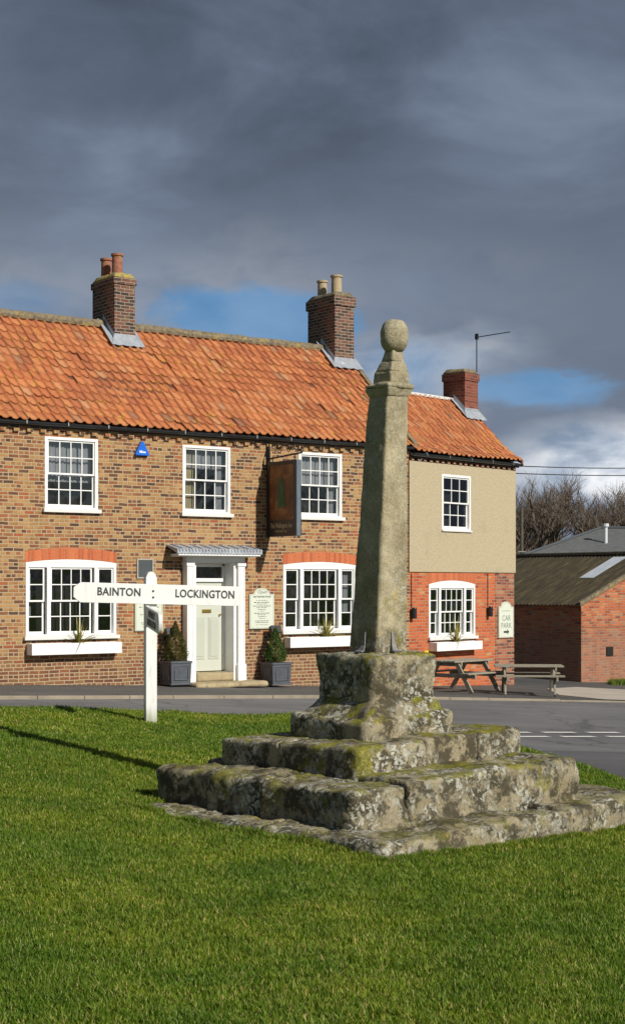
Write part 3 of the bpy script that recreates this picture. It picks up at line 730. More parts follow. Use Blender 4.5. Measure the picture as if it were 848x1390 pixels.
def sash(mb_s, mb_g, x0, x1, z0, z1, cols, y, bot=.035, fr=.035, bar=.022, rows=2):
    mb_s.box(x0, x0+fr, y, y+.04, z0, z1); mb_s.box(x1-fr, x1, y, y+.04, z0, z1)
    mb_s.box(x0+fr, x1-fr, y, y+.04, z0, z0+bot); mb_s.box(x0+fr, x1-fr, y, y+.04, z1-fr, z1)
    a, b, c, d = x0+fr, x1-fr, z0+bot, z1-fr
    for i in range(1, cols):
        x = a+(b-a)*i/cols; mb_s.box(x-bar/2, x+bar/2, y+.003, y+.034, c, d)
    for j in range(1, rows):
        z = c+(d-c)*j/rows
        for i in range(cols):
            xa = a+(b-a)*i/cols+(bar/2 if i else 0); xb = a+(b-a)*(i+1)/cols-(bar/2 if i < cols-1 else 0)
            mb_s.box(xa, xb, y+.003, y+.034, z-bar/2, z+bar/2)
    # panes, each very slightly out of true as hand-set glass is
    for i in range(cols):
        for j in range(rows):
            xa, xb = a+(b-a)*i/cols, a+(b-a)*(i+1)/cols; za, zb_ = c+(d-c)*j/rows, c+(d-c)*(j+1)/rows
            t1, t2 = random.uniform(-.003, .003), random.uniform(-.003, .003)
            mb_g.quad((xa, y+.02+t1, za), (xb, y+.02+t2, za), (xb, y+.02+t1+t2, zb_), (xa, y+.02, zb_))
def window(parent, x0, x1, z0, z1, bays, arch=0, sill=True, curtain=None, fw=.065, horns=.05):
    """box-sash window; bays: list of (xa, xb, cols); arch = rise of the curved head above z1"""
    mb = MB(); yf = -.012
    mb.box(x0, x0+fw, yf, .10, z0, z1); mb.box(x1-fw, x1, yf, .10, z0, z1)
    if arch:
        hd = .10
        mb.box(x0+fw, x1-fw, yf+.003, .10, z1-hd, z1-.002)
        n = 20; w = x1-x0; pts = [(x0, z1-.001), (x1, z1-.001)]+[(x1-w*i/n, z1+arch*(1-(2*i/n-1)**2)) for i in range(1, n)]
        mb.xz(pts, yf, .06)
    else: mb.box(x0+fw, x1-fw, yf, .10, z1-.06, z1)
    mb.box(x0+fw, x1-fw, yf, .10, z0, z0+.03)
    hd = .10 if arch else .06; lo, hi = z0+.03, z1-hd; mid = (lo+hi)/2
    edges = [x0+fw]+[v for b in bays[1:] for v in (b[0]-.06, b[0])]+[x1-fw]
    for b in bays[1:]: mb.box(b[0]-.085, b[0], yf+.002, .10, lo, hi)
    fr = mb.build('window', 'white_paint', parent, fixn=True, bevel=.005)
    for k, (a, b, cols) in enumerate(bays):
        mg = MB()
        ms = MB(); sash(ms, mg, a, b, mid-.018, hi, cols, .018, .036); ms.build('sash', 'white_paint', fr, bevel=.003)
        ms = MB(); sash(ms, mg, a, b, lo, mid+.018, cols, .062, .06); ms.build('sash', 'white_paint', fr, bevel=.003)
        mg.build('pane', 'glass', fr)
    if sill:
        ms = MB(); ms.box(x0-horns, x1+horns, -.085, .02, z0-.078, z0-.002); ms.build('sill', 'white_sill', fr, bevel=.006)
    if curtain:
        for (a, b, c, d, mat) in curtain:
            mc = MB(); n = 40; vs = []
            for i in range(n+1):
                x = a+(b-a)*i/n; y = .17+.018*math.sin(i*1.9)+.008*math.sin(i*.7); vs += [(x, y, c), (x, y*1.0+.004*math.sin(i), d)]
            mc.add(vs, [(2*i, 2*i+2, 2*i+3, 2*i+1) for i in range(n)]); mc.build('curtain', mat, fr, smooth=True)
    mr = MB()      # near-black box behind the glass, painting the gloom of an unlit room
    mr.quad((x0-.1, .55, z0-.1), (x1+.1, .55, z0-.1), (x1+.1, .55, z1+.1), (x0-.1, .55, z1+.1))
    mr.quad((x0-.1, .145, z0-.1), (x0-.1, .55, z0-.1), (x0-.1, .55, z1+.1), (x0-.1, .145, z1+.1))
    mr.quad((x1+.1, .145, z0-.1), (x1+.1, .55, z0-.1), (x1+.1, .55, z1+.1), (x1+.1, .145, z1+.1))
    mr.quad((x0-.1, .145, z1+.1), (x1+.1, .145, z1+.1), (x1+.1, .55, z1+.1), (x0-.1, .55, z1+.1))
    mr.quad((x0-.1, .145, z0-.1), (x1+.1, .145, z0-.1), (x1+.1, .55, z0-.1), (x0-.1, .55, z0-.1))
    mr.build('dark_backing', 'dark_room', fr)
    return fr
def brick_arch(parent, x0, x1, z1, rise, t0, t1, mat='brick_soldier'):
    """segmental arch of upright bricks over a window: lower curve z1+rise, upper curve t0 (ends) .. t1 (crown)"""
    n = 27; w = x1-x0; mb = MB(); lo = []; hi = []
    for i in range(n+1):
        f = i/n; k = 1-(2*f-1)**2; lo.append((x0+w*f, z1+.003+rise*k)); hi.append((x0+w*f, t0+(t1-t0)*k))
    for i in range(n):
        mb.add([(lo[i][0], -.006, lo[i][1]), (lo[i+1][0], -.006, lo[i+1][1]), (hi[i+1][0], -.006, hi[i+1][1]), (hi[i][0], -.006, hi[i][1]),
                (lo[i][0], .03, lo[i][1]), (lo[i+1][0], .03, lo[i+1][1]), (hi[i+1][0], .03, hi[i+1][1]), (hi[i][0], .03, hi[i][1])],
               [(0, 1, 2, 3), (0, 4, 5, 1), (3, 2, 6, 7)]+([(0, 3, 7, 4)] if i == 0 else [])+([(1, 5, 6, 2)] if i == n-1 else []))
    return mb.build('brick_arch', mat, parent, uv=True)
def pantiles(parent, x0, x1, prof, tw=.205, gauge=.285, seed=1, skip=None, verge=None):
    """prof: (y,z) polyline from eave to ridge. every tile is an S-curved piece with a thick lower lip"""
    pr = [Vector(p) for p in prof]; L = [0]
    for a, b in zip(pr, pr[1:]): L.append(L[-1]+(b-a).length)
    def at(s):
        s = min(max(s, -.05), L[-1]+.1)
        for i in range(len(pr)-1):
            if s <= L[i+1] or i == len(pr)-2:
                d = (pr[i+1]-pr[i]).normalized(); p = pr[i]+d*(s-L[i]); return p, Vector((-d.y, d.x)), d
    nc = int(math.ceil(L[-1]/gauge)); nt_ = int((x1-x0)/tw); r = random.Random(seed); vs = []; fs = []
    K = 7
    for c in range(nc):
        s0 = c*gauge; s1 = min(s0+gauge+.04, L[-1]+.02)
        for t in range(nt_):
            xa = x0+t*tw; j = r.uniform(-.010, .010); jl = r.uniform(0, .014); base = len(vs); jx = r.uniform(-.004, .004)
            if skip and skip(xa+tw/2, s0+.1): continue
            sag = .035*noise.noise(Vector((xa*.35, c*.25, seed)))+(-.02 if r.random() < .012 else 0)
            for (s, lift, dz) in ((s0+j, .038+jl, -.026), (s0+j, .038+jl, 0), ((s0+s1)/2, .024+jl/2, 0), (s1, .004, 0)):
                p, n, d = at(s)
                for k in range(K+1):
                    f = k/K; h = .027*math.sin(2*math.pi*f+.6)+.010*math.sin(4*math.pi*f)+sag
                    q = p+n*(h+lift+dz); vs.append((xa+f*(tw+.010)+jx, q.x, q.y))
            for m in range(3):
                for k in range(K): a = base+m*(K+1)+k; fs.append((a, a+1, a+K+2, a+K+1))
    mb = MB(); mb.add(vs, fs); o = mb.build('roof', 'pantile', parent, smooth=False)
    me = o.data; sm = [True]*len(me.polygons); me.polygons.foreach_set('use_smooth', sm)
    me.update()
    return o
def chimney(parent, x0, x1, y0, y1, zb, zt, mat, cap_mat, pots, oversail, roofslope, pot_mat, flash=True):
    ch = MB(); zt0 = zt - oversail[1]
    ch.box(x0, x1, y0, y1, zb, zt0)
    o_ = oversail[0]; nb = max(1, int(round(oversail[1]/.075)))
    ch.box(x0-o_, x1+o_, y0-o_, y1+o_, zt0+.001, zt)
    c = ch.build('chimney', mat, parent, uv=True, bevel=.006)
    fl = MB(); rough_block(fl, [(x0-o_+.01, y0-o_+.01, zt+.002), (x1+o_-.01, y0-o_+.01, zt+.002), (x1+o_-.01, y1+o_-.01, zt+.002), (x0-o_+.01, y1+o_-.01, zt+.002)],
                           [(x0+.06, y0+.08, zt+.13), (x1-.06, y0+.08, zt+.13), (x1-.06, y1-.08, zt+.13), (x0+.06, y1-.08, zt+.13)], .05, .03, .012, 5)
    fl.build('flaunching', cap_mat, c, smooth=True)
    for (py_, r, h) in pots:
        p = MB(); xc = (x0+x1)/2; z = zt+.08
        p.lathe([(r*1.02, z), (r, z+.05), (r*.93, z+h-.07), (r*.93, z+h-.055), (r*1.13, z+h-.05), (r*1.15, z+h), (r*.85, z+h), (r*.8, z+h-.15)], (xc, py_), 18)
        p.build('chimney_pot', pot_mat, c, smooth=False, bevel=.004)
    if flash:       # lead: an apron at the front and a stepped side flashing climbing the slope
        zr, k = roofslope        # roof height at y0 and slope dz/dy
        m = MB(); n = 9
        ap = []
        for i in range(n+1):
            f = i/n; x = x0-.16+(x1-x0+.32)*f; sag = .03*random.random()
            ap.append(((x, y0-.20+sag, zr-.20*k+.135+.014*math.sin(i*2.4)), (x0-.03+(x1-x0+.06)*f, y0-.010, zr+.14), (x0-.008+(x1-x0+.016)*f, y0-.014, zr+.23)))
        for i in range(n):
            m.quad(ap[i][0], ap[i+1][0], ap[i+1][1], ap[i][1]); m.quad(ap[i][1], ap[i+1][1], ap[i+1][2], ap[i][2])
        for sx, xx in ((-1, x0), (1, x1)):
            yr = y0+(y1-y0)/2
            m.quad((xx+sx*.16, y0-.2, zr-.2*k+.135), (xx+sx*.012, y0-.015, zr+.1), (xx+sx*.012, yr, zr+.1+k*(yr-y0)), (xx+sx*.16, yr, zr+k*(yr-y0)+.13))
            m.quad((xx+sx*.012, y0-.015, zr+.09), (xx+sx*.010, y0-.015, zr+.24), (xx+sx*.010, yr, zr+.24+k*(yr-y0)), (xx+sx*.012, yr, zr+.09+k*(yr-y0)))
        m.build('lead_flashing', 'lead', c)
    return c
def gutter(parent, x0, x1, y, z, r=.068):
    mb = MB(); n = 8; A = []
    prof = [(y+r*math.cos(a), z+r*math.sin(a)) for a in np.linspace(math.pi, 2*math.pi, n)]
    prof += [(y+(r-.008)*math.cos(a), z+(r-.008)*math.sin(a)) for a in np.linspace(2*math.pi, math.pi, n)]
    mb.prism(prof, lambda a, b: (x0, a, b), lambda a, b: (x1, a, b))
    mb.box(x0, x1, y+r+.004, y+r+.03, z-.09, z+.03)      # fascia board
    g = mb.build('gutter', 'gutter_black', parent, fixn=True)
    x = x0+.5
    while x < x1:
        mc = MB()
        mc.box(x-.008, x+.008, y-r-.006, y-r, z-.05, z+.02); mc.tube([(x, y-r-.004, z+.015), (x, y+.02, z+.05), (x, y+r+.02, z+.075)], .005, 4)
        x += .92
        mc.build('gutter_bracket', 'galvanised', g)
    return g
def dentils(parent, x0, x1, z, mat, step=.29, w=.125, hs=.062):
    mb = MB(); x = x0+.06
    while x < x1-.1:
        j = random.uniform(-.01, .01); mb.box(x+j, x+w+j, -.055+random.uniform(-.006, .006), .0, z, z+hs); x += step
    mb.box(x0, x1, -.035, .0, z+hs+.004, z+hs+.12)
    return mb.build('cornice', mat, parent, uv=True)

# ------------------------------------------------------------------ the inn (main brick house)
TH = R_(35.76)
inn = thing('inn', 'long brown brick village inn with orange pantile roof and two tall chimneys', 'house', (-2.304, 33.6, 0), TH)
RB = -4.16    # street door, two storeys
X0, X1 = -13.0, 5.68; EAVE = 4.96
wins_up = [(-10.9, -9.7), (-7.5, -6.3), (-3.84, -2.635), (-.60, .617), (2.45, 3.67)]
wins_lo = [(-11.3, -9.2), (-8.0, -5.95), (-4.26, -2.205), (2.023, 4.08)]
holes = [(a, b, 3.19, 4.65) for a, b in wins_up]+[(a, b, .60, 2.09) for a, b in wins_lo]+[(-.42, .70, -.45, 2.10)]
mb = MB(); wall_with_holes(mb, X0, X1, -1.3, EAVE-.01, holes)
DEP = 5.3; RZ = 7.52; RY = 2.65
mb.quad((X1, 0, -1.3), (X1, DEP, -1.3), (X1, DEP, EAVE), (X1, RY, RZ-.06), (X1, 0, EAVE-.01))
mb.quad((X0, 0, -1.3), (X0, 0, EAVE-.01), (X0, RY, RZ-.06), (X0, DEP, EAVE), (X0, DEP, -1.3))
mb.quad((X0, DEP, -1.3), (X0, DEP, EAVE), (X1, DEP, EAVE), (X1, DEP, -1.3))
mb.build('wall', 'brick_tan', inn, uv=True)
for k, (a, b) in enumerate(wins_up):
    cur = {2: [(a+.05, b-.05, 3.75, 4.7, 'curtain')], 3: [(a+.05, a+.38, 3.2, 4.7, 'curtain_cream'), (b-.3, b-.05, 3.2, 4.7, 'curtain'), (a+.05, b-.05, 4.15, 4.7, 'curtain')], 4: [(a+.05, b-.05, 3.9, 4.7, 'curtain'), (b-.32, b-.04, 3.2, 4.7, 'curtain')]}.get(k)
    window(inn, a, b, 3.19, 4.65, [(a+.065, b-.065, 4)], curtain=cur)
for k, (a, b) in enumerate(wins_lo):
    sw = .36
    window(inn, a, b, .60, 2.09, [(a+.065, a+.065+sw, 1), (a+.065+sw+.13, b-.065-sw-.13+.0, 4), (b-.065-sw, b-.065, 1)], arch=.066,
           curtain=[(a+.08, a+.19, 1.0, 1.95, 'curtain')] if k == 2 else [(b-.35, b-.08, 1.0, 1.95, 'curtain')])
    brick_arch(inn, a-.01, b+.01, 2.09, .07, 2.308, 2.405)
# door: projecting doorcase, recessed leaf, lead hood
door = MB(); DX0, DX1 = -.26, .56; DY = .24; DB = -.25
door.box(DX0, DX1, DY, DY+.05, DB, 1.70)
dm = door.build('door', 'cream_door', inn, bevel=.004)
pm = MB()
for a, b in ((DX0+.09, DX0+.36), (DX1-.36, DX1-.09)):
    pm.box(a, b, DY-.012, DY-.0005, DB+.26, .93)
    pm.box(a+.045, b-.045, DY-.022, DY-.0125, DB+.32, .87)
pm.build('door_panel', 'door_shadow_paint', dm, bevel=.006)
ng = MB(); n = 12; pts = [(DX0+.13, 1.22), (DX1-.13, 1.22)]+[(.15+.28*math.cos(t), 1.40+.16*math.sin(t)) for t in np.linspace(0, math.pi, n)]
ng.xz(pts, DY-.006, DY-.001); ng.build('door_light', 'plaque_dark', dm, fixn=True)
lb = MB(); lb.box(.04, .27, DY-.012, DY-.001, 1.02, 1.10); lb.box(.06, .25, DY-.018, DY-.0125, 1.035, 1.085); lb.build('letter_plate', 'brass', dm, bevel=.003)
hn = MB(); hn.tube([(.49, DY-.05, .98), (.49, DY, .98)], .022, 10); hn.build('door_knob', 'brass', dm)
fr = MB()
fr.box(DX0-.06, DX0-.001, DY-.02, DY+.10, DB, 2.05); fr.box(DX1+.001, DX1+.06, DY-.02, DY+.10, DB, 2.05)
fr.box(DX0, DX1, DY-.05, DY+.06, 1.702, 1.78); fr.box(DX0, DX1, DY-.02, DY+.06, 2.03, 2.10)
fm = fr.build('door_frame', 'white_paint', inn, bevel=.005)
tg = MB(); tg.quad((DX0, DY+.02, 1.78), (DX1, DY+.02, 1.78), (DX1, DY+.02, 2.03), (DX0, DY+.02, 2.03)); tg.build('fanlight', 'glass', fm)
tb = MB(); tb.box(DX0-.2, DX1+.2, DY+.3, DY+.32, -.4, 2.2); tb.build('dark_backing', 'dark_room', fm)  # near-black slab paints the unlit hall's darkness behind the fanlight
case = MB(); PY = -.20
for a, b in ((-.60, -.44), (.70, .88)):
    case.box(a, b, PY, -.002, -.32, 2.13)                    # pilaster
    case.box(a-.02, b+.02, PY-.025, -.002, -.46, -.10)       # plinth block
    case.box(a-.02, b+.02, PY-.02, -.002, 2.04, 2.131)
case.box(-.44, -.34, -.14, .30, -.46, 2.13); case.box(.62, .70, -.14, .30, -.46, 2.13)   # linings
case.box(-.60, .88, PY+.01, .2, 2.132, 2.30)
case.box(-.34, .62, -.02, .2, 2.101, 2.132)
cs = case.build('doorcase', 'white_paint', inn, bevel=.006)
for a, b in ((-.60, -.44), (.70, .88)):
    for x in (a+.028, b-.034): MB().box(x, x+.006, PY-.0025, PY-.0002, .05, 2.0).build('groove_shade', 'ink_grey', cs)  # thin dark strips on the flat face, painted shade of grooves
hd = MB(); hx0, hx1 = -1.0, 1.12
hd.add([(hx0, 0, 2.50), (hx1, 0, 2.50), (hx1+.03, -.47, 2.40), (hx0-.0, -.47, 2.40), (hx0, 0, 2.47), (hx1, 0, 2.47), (hx1+.03, -.47, 2.30), (hx0, -.47, 2.30)],
       [(3, 2, 1, 0), (4, 5, 6, 7), (3, 7, 6, 2), (2, 6, 5, 1), (0, 4, 7, 3)])
for i in range(9):
    x = hx0+.12+(hx1-hx0-.2)*i/8; hd.tube([(x, -.01, 2.508), (x+.01, -.46, 2.412)], .014, 6)
hood = hd.build('door_hood', 'lead', inn)
hs = MB(); hs.box(hx0+.1, hx1-.07, -.40, -.004, 2.24, 2.299); hs.box(hx0+.04, hx1-.01, -.455, -.401, 2.262, 2.299); hs.build('hood_board', 'white_paint', hood)
sc_ = MB()
for i in range(26):
    x = hx0+.03+(hx1-hx0)*i/26; sc_.tube([(x, -.475, 2.40), (x+.03, -.478, 2.36), (x+.012, -.476, 2.315), (x-.005, -.476, 2.30)], .010, 5)
sc_.build('hood_edging', 'lead', hood)
st = MB(); gd = rz(-2.1, 33.2)+.10
rough_block(st, [(-.72, -.78, gd-.05), (1.12, -.78, gd-.05), (1.12, -.0, gd-.05), (-.72, -.0, gd-.05)], [(-.70, -.76, -.45), (1.10, -.76, -.45), (1.10, -.0, -.45), (-.70, -.0, -.45)], .05, .03, .008, 15)
st.build('doorstep', 'step_stone', inn, smooth=True)
st = MB(); rough_block(st, [(-.33, -.17, -.455), (.61, -.17, -.455), (.61, .3, -.455), (-.33, .3, -.455)], [(-.33, -.17, -.27), (.61, -.17, -.27), (.61, .3, -.27), (-.33, .3, -.27)], .04, .02, .004, 16)
st.build('doorstep', 'step_stone', inn, smooth=True)
# roof
prof = [(-.15, 4.95), (.25, 5.27), (RY, RZ)]; KS = (RZ-5.27)/(RY-.25)
pantiles(inn, X0-.1, X1+.08, prof, seed=3)
mb = MB(); mb.quad((X0, -.1, 4.93), (X1, -.1, 4.93), (X1, RY, RZ-.04), (X0, RY, RZ-.04)); mb.quad((X0, RY, RZ-.04), (X1, RY, RZ-.04), (X1, DEP+.15, 4.85), (X0, DEP+.15, 4.85))
mb.build('roof_back', 'tile_under', inn)
mb = MB(); vs = []; fs = []; n = 90; K = 8
for i in range(n+1):
    x = X0-.1+(X1+.05-(X0-.1))*i/n; w = .02*noise.noise(Vector((x*1.5, 0, 3)))
    for k in range(K+1):
        a = math.pi*(1.15-1.3*k/K); r_ = .13+.012*noise.noise(Vector((x*4, k, 1)))+(.008 if i % 3 == 0 else 0)
        vs.append((x, RY+r_*math.cos(a), RZ+.0+r_*.95*math.sin(a)+w))
for i in range(n):
    for k in range(K): a = i*(K+1)+k; fs.append((a, a+1, a+K+2, a+K+1))
mb.add(vs, fs); mb.build('ridge', 'mortar_brown', inn)
mb = MB(); vg = [(-.16, 4.99), (.25, 5.33), (RY, RZ+.06)]
for (ya, za), (yb, zb_) in zip(vg, vg[1:]): mb.hexa([(X1+.02, ya, za-.10), (X1+.14, ya, za-.10), (X1+.14, yb, zb_-.10), (X1+.02, yb, zb_-.10)], [(X1+.02, ya, za+.02), (X1+.14, ya, za+.02), (X1+.14, yb, zb_+.02), (X1+.02, yb, zb_+.02)])
mb.build('verge', 'mortar_brown', inn)
zc = lambda y: 5.27+(y-.25)*KS
chimney(inn, -1.08, -.555, 2.15, 3.2, 6.6, 8.55, 'brick_chimney', 'lichen_mortar', [(2.50, .125, .52), (3.02, .125, .50)], (.03, .15), (zc(2.15), KS), 'pot_red')
chimney(inn, 5.07, 5.66, 2.15, 3.3, 6.6, 8.80, 'brick_chimney', 'mortar_brown', [(2.48, .135, .50), (3.08, .125, .46)], (.04, .235), (zc(2.15), KS), 'pot_buff')
gutter(inn, X0-.1, X1+.02, -.125, 4.915)
dentils(inn, X0, X1, 4.715, 'brick_tan')

# ------------------------------------------------------------------ the rendered wing
TW = R_(48.84)
wing = thing('cottage', 'narrow house rendered cream above orange brick, joined to the end of the inn', 'house', (2.2846, 36.905, 0), TW)
W1 = 4.485; WE = 4.83; WRY = 1.6; WRZ = 6.50; WD = 3.2
hl = [(.80, 2.73, .36, 1.65)]
mb = MB(); wall_with_holes(mb, .0, 3.62, -1.4, 1.945, hl)
mb.quad((0, WD, -1.4), (0, WD, WE), (W1, WD, WE), (W1, WD, -1.4))
mb.quad((W1-.002, .02, 1.9), (W1-.002, WD, 1.9), (W1-.002, WD, WE), (W1-.002, WRY, WRZ-.05), (W1-.002, .02, WE-.02))
mb.build('wall', 'brick_orange', wing, uv=True)
mb = MB(); mb.box(3.621, W1, -.003, .2, -1.4, 1.944); mb.quad((W1+.001, 0, -1.4), (W1+.001, WD, -1.4), (W1+.001, WD, 1.9), (W1+.001, 0, 1.9))
mb.build('corner_wall', 'brick_old_red', wing, uv=True)
mb = MB(); hu = [(1.29, 2.50, 2.99, 4.35)]
wall_with_holes(mb, -.01, W1+.03, 1.947, 4.60, hu, y=-.035, depth=.10)
mb.quad((-.01, -.035, 1.947), (-.01, .1, 1.947), (W1+.03, .1, 1.947), (W1+.03, -.035, 1.947))
mb.quad((W1+.03, -.035, 1.947), (W1+.03, WD, 1.947), (W1+.03, WD, WE), (W1+.03, WRY, WRZ-.05), (W1+.03, .0, WE-.02), (W1+.03, -.035, 4.60))
mb.build('render_coat', 'render_cream', wing)
w = window(wing, 1.29, 2.50, 2.99, 4.35, [(1.355, 2.435, 3)], sill=False)
w.location.y = -.03
ms = MB(); ms.box(1.27, 2.52, -.05, .02, 2.945, 2.988); ms.build('sill', 'white_sill', w, bevel=.005)
window(wing, .80, 2.73, .36, 1.65, [(.865, 1.185, 1), (1.30, 2.23, 4), (2.345, 2.665, 1)], arch=.09)
brick_arch(wing, .79, 2.74, 1.65, .095, 1.942, 1.943)
dentils(wing, 0, W1, 4.61, 'brick_old_red', .24, .11)
gutter(wing, .0, W1+.16, -.125, 4.775)
wp = [(-.20, 4.84), (.08, 5.0), (.42, 5.28), (WRY, WRZ)]; WK = (WRZ-5.28)/(WRY-.42)
pantiles(wing, .0, W1+.10, wp, tw=.205, gauge=.27, seed=9)
mb = MB(); mb.quad((0, -.1, 4.83), (W1, -.1, 4.83), (W1, .42, 5.22), (0, .42, 5.22)); mb.quad((0, .42, 5.22), (W1, .42, 5.22), (W1, WRY, WRZ-.04), (0, WRY, WRZ-.04)); mb.quad((0, WRY, WRZ-.04), (W1, WRY, WRZ-.04), (W1, WD+.1, 4.8), (0, WD+.1, 4.8))
mb.build('roof_back', 'tile_under', wing)
mb = MB(); vs = []; fs = []; n = 40
for i in range(n+1):
    x = 1.0+(W1-.95)*i/n
    for k in range(9):
        a = math.pi*(1.1-1.2*k/8); r_ = .062+.012*noise.noise(Vector((x*6, k, 7)))
        vs.append((x, WRY+r_*math.cos(a), WRZ+.02+r_*math.sin(a)))
for i in range(n):
    for k in range(8): a = i*9+k; fs.append((a, a+1, a+10, a+9))
mb.add(vs, fs); mb.build('ridge', 'mortar_white', wing)
mb = MB()
for (ya, za), (yb, zb_) in zip(wp, wp[1:]): mb.hexa([(W1+.05, ya, za-.07), (W1+.13, ya, za-.07), (W1+.13, yb, zb_-.07), (W1+.05, yb, zb_-.07)], [(W1+.05, ya, za+.035), (W1+.13, ya, za+.035), (W1+.13, yb, zb_+.035), (W1+.05, yb, zb_+.035)])
mb.build('verge', 'tile_under', wing)
c3 = chimney(wing, 3.95, 4.55, 1.18, 1.88, 5.6, 7.22, 'brick_chimney_red', 'mortar_brown', [], (.03, .20), (5.28+(1.18-.42)*WK, WK), 'pot_red')
am = MB(); am.tube([(4.66, 1.3, 6.35), (4.66, 1.3, 8.33)], .017, 6); am.tube([(4.55, 1.3, 6.75), (4.70, 1.3, 6.75)], .02, 5); am.tube([(4.55, 1.3, 6.45), (4.70, 1.3, 6.45)], .02, 5)
aer = am.build('aerial', 'black_iron', c3)
am = MB(); am.tube([(4.63, 1.32, 8.23), (5.70, .95, 8.47)], .014, 5); am.box(4.63, 4.69, 1.26, 1.34, 8.18, 8.33)
for k in range(5): f = .3+.16*k; am.tube([(4.63+1.07*f-.05, 1.32-.37*f-.13, 8.23+.24*f), (4.63+1.07*f+.05, 1.32-.37*f+.13, 8.23+.24*f)], .006, 4)
am.build('aerial_boom', 'black_iron', aer)

# ------------------------------------------------------------------ things fixed to or standing at the walls
def ploc(base, th, x, y, z):
    return (base[0]+x*math.cos(th)-y*math.sin(th), base[1]+x*math.sin(th)+y*math.cos(th), z)
MB0 = (-2.304, 33.6); WB0 = (2.2846, 36.905)
MA = lambda x, y, z: ploc(MB0, TH, x, y, z)
WA = lambda x, y, z: ploc(WB0, TW, x, y, z)
def trough(base, th, x0, x1, zt, zb, label, group='white window boxes'):
    xc = (x0+x1)/2; w = (x1-x0)/2
    t = thing('window_box', label, 'window box', ploc(base, th, xc, 0, zb), th, group)
    h = zt-zb; d = .255
    mb = MB(); mb.box(-w, w, -d, -d+.02, 0, h); mb.box(-w, w, -.025, -.005, 0, h); mb.box(-w, -w+.02, -d+.02, -.025, 0, h); mb.box(w-.02, w, -d+.02, -.025, 0, h); mb.box(-w+.02, w-.02, -d+.02, -.025, 0, .02)
    mb.build('box_panel', 'white_paint', t, bevel=.004)
    mb = MB(); mb.box(-w+.021, w-.021, -d+.021, -.026, .03, h-.03); mb.build('soil', 'dark_room', t)
    return t
trough(MB0, TH, -4.24, -2.21, .455, .225, 'long white window box under the window left of the fingerpost')
trough(MB0, TH, 2.05, 4.08, .455, .225, 'long white window box under the window between the door and the stone shaft')
trough(WB0, TW, .80, 2.70, .235, .025, 'white window box on the orange brick cottage above the picnic tables')
def spiky(loc, label, s, mat, n=34, seed=1):
    r = random.Random(seed); t = thing('spiky_plant', label, 'plant', loc, 0, 'spiky plants in the window boxes')
    mb = MB()
    for i in range(n):
        a = r.uniform(0, 2*math.pi); el = r.uniform(.25, 1.5); L = s*r.uniform(.6, 1.05); w = .015; pts = []
        for k in range(5):
            f = k/4; e = el-f*f*r.uniform(.2, .9); pts.append(Vector((math.cos(a)*math.cos(el)*L*f, math.sin(a)*math.cos(el)*L*f, max(0, math.sin(el)*L*f-(1.2-el)*.35*L*f*f)))); 
        sd = Vector((-math.sin(a), math.cos(a), 0))
        vs = []
        for k, p in enumerate(pts):
            ww = w*(1-.9*(k/4)**2); vs += [p-sd*ww, p+sd*ww+Vector((0, 0, .004))]
        mb.add(vs, [(2*k, 2*k+1, 2*k+3, 2*k+2) for k in range(4)])
    mb.build('leaves', mat, t)
    mb = MB(); mb.tube([(0, 0, -.06), (0, 0, .05)], [.03, .02], 8); mb.build('stem', 'bark', t)
spiky(MA(-3.15, -.14, .44), 'green and yellow spiky plant in the window box left of the fingerpost', .56, 'spiky_leaf', 34, 1)
spiky(MA(3.12, -.14, .44), 'yellow spiky plant in the window box beside the stone shaft', .56, 'spiky_leaf', 44, 2)
spiky(WA(1.75, -.14, .22), 'upright spiky plant in the window box of the orange brick cottage', .60, 'spiky_leaf', 40, 3)

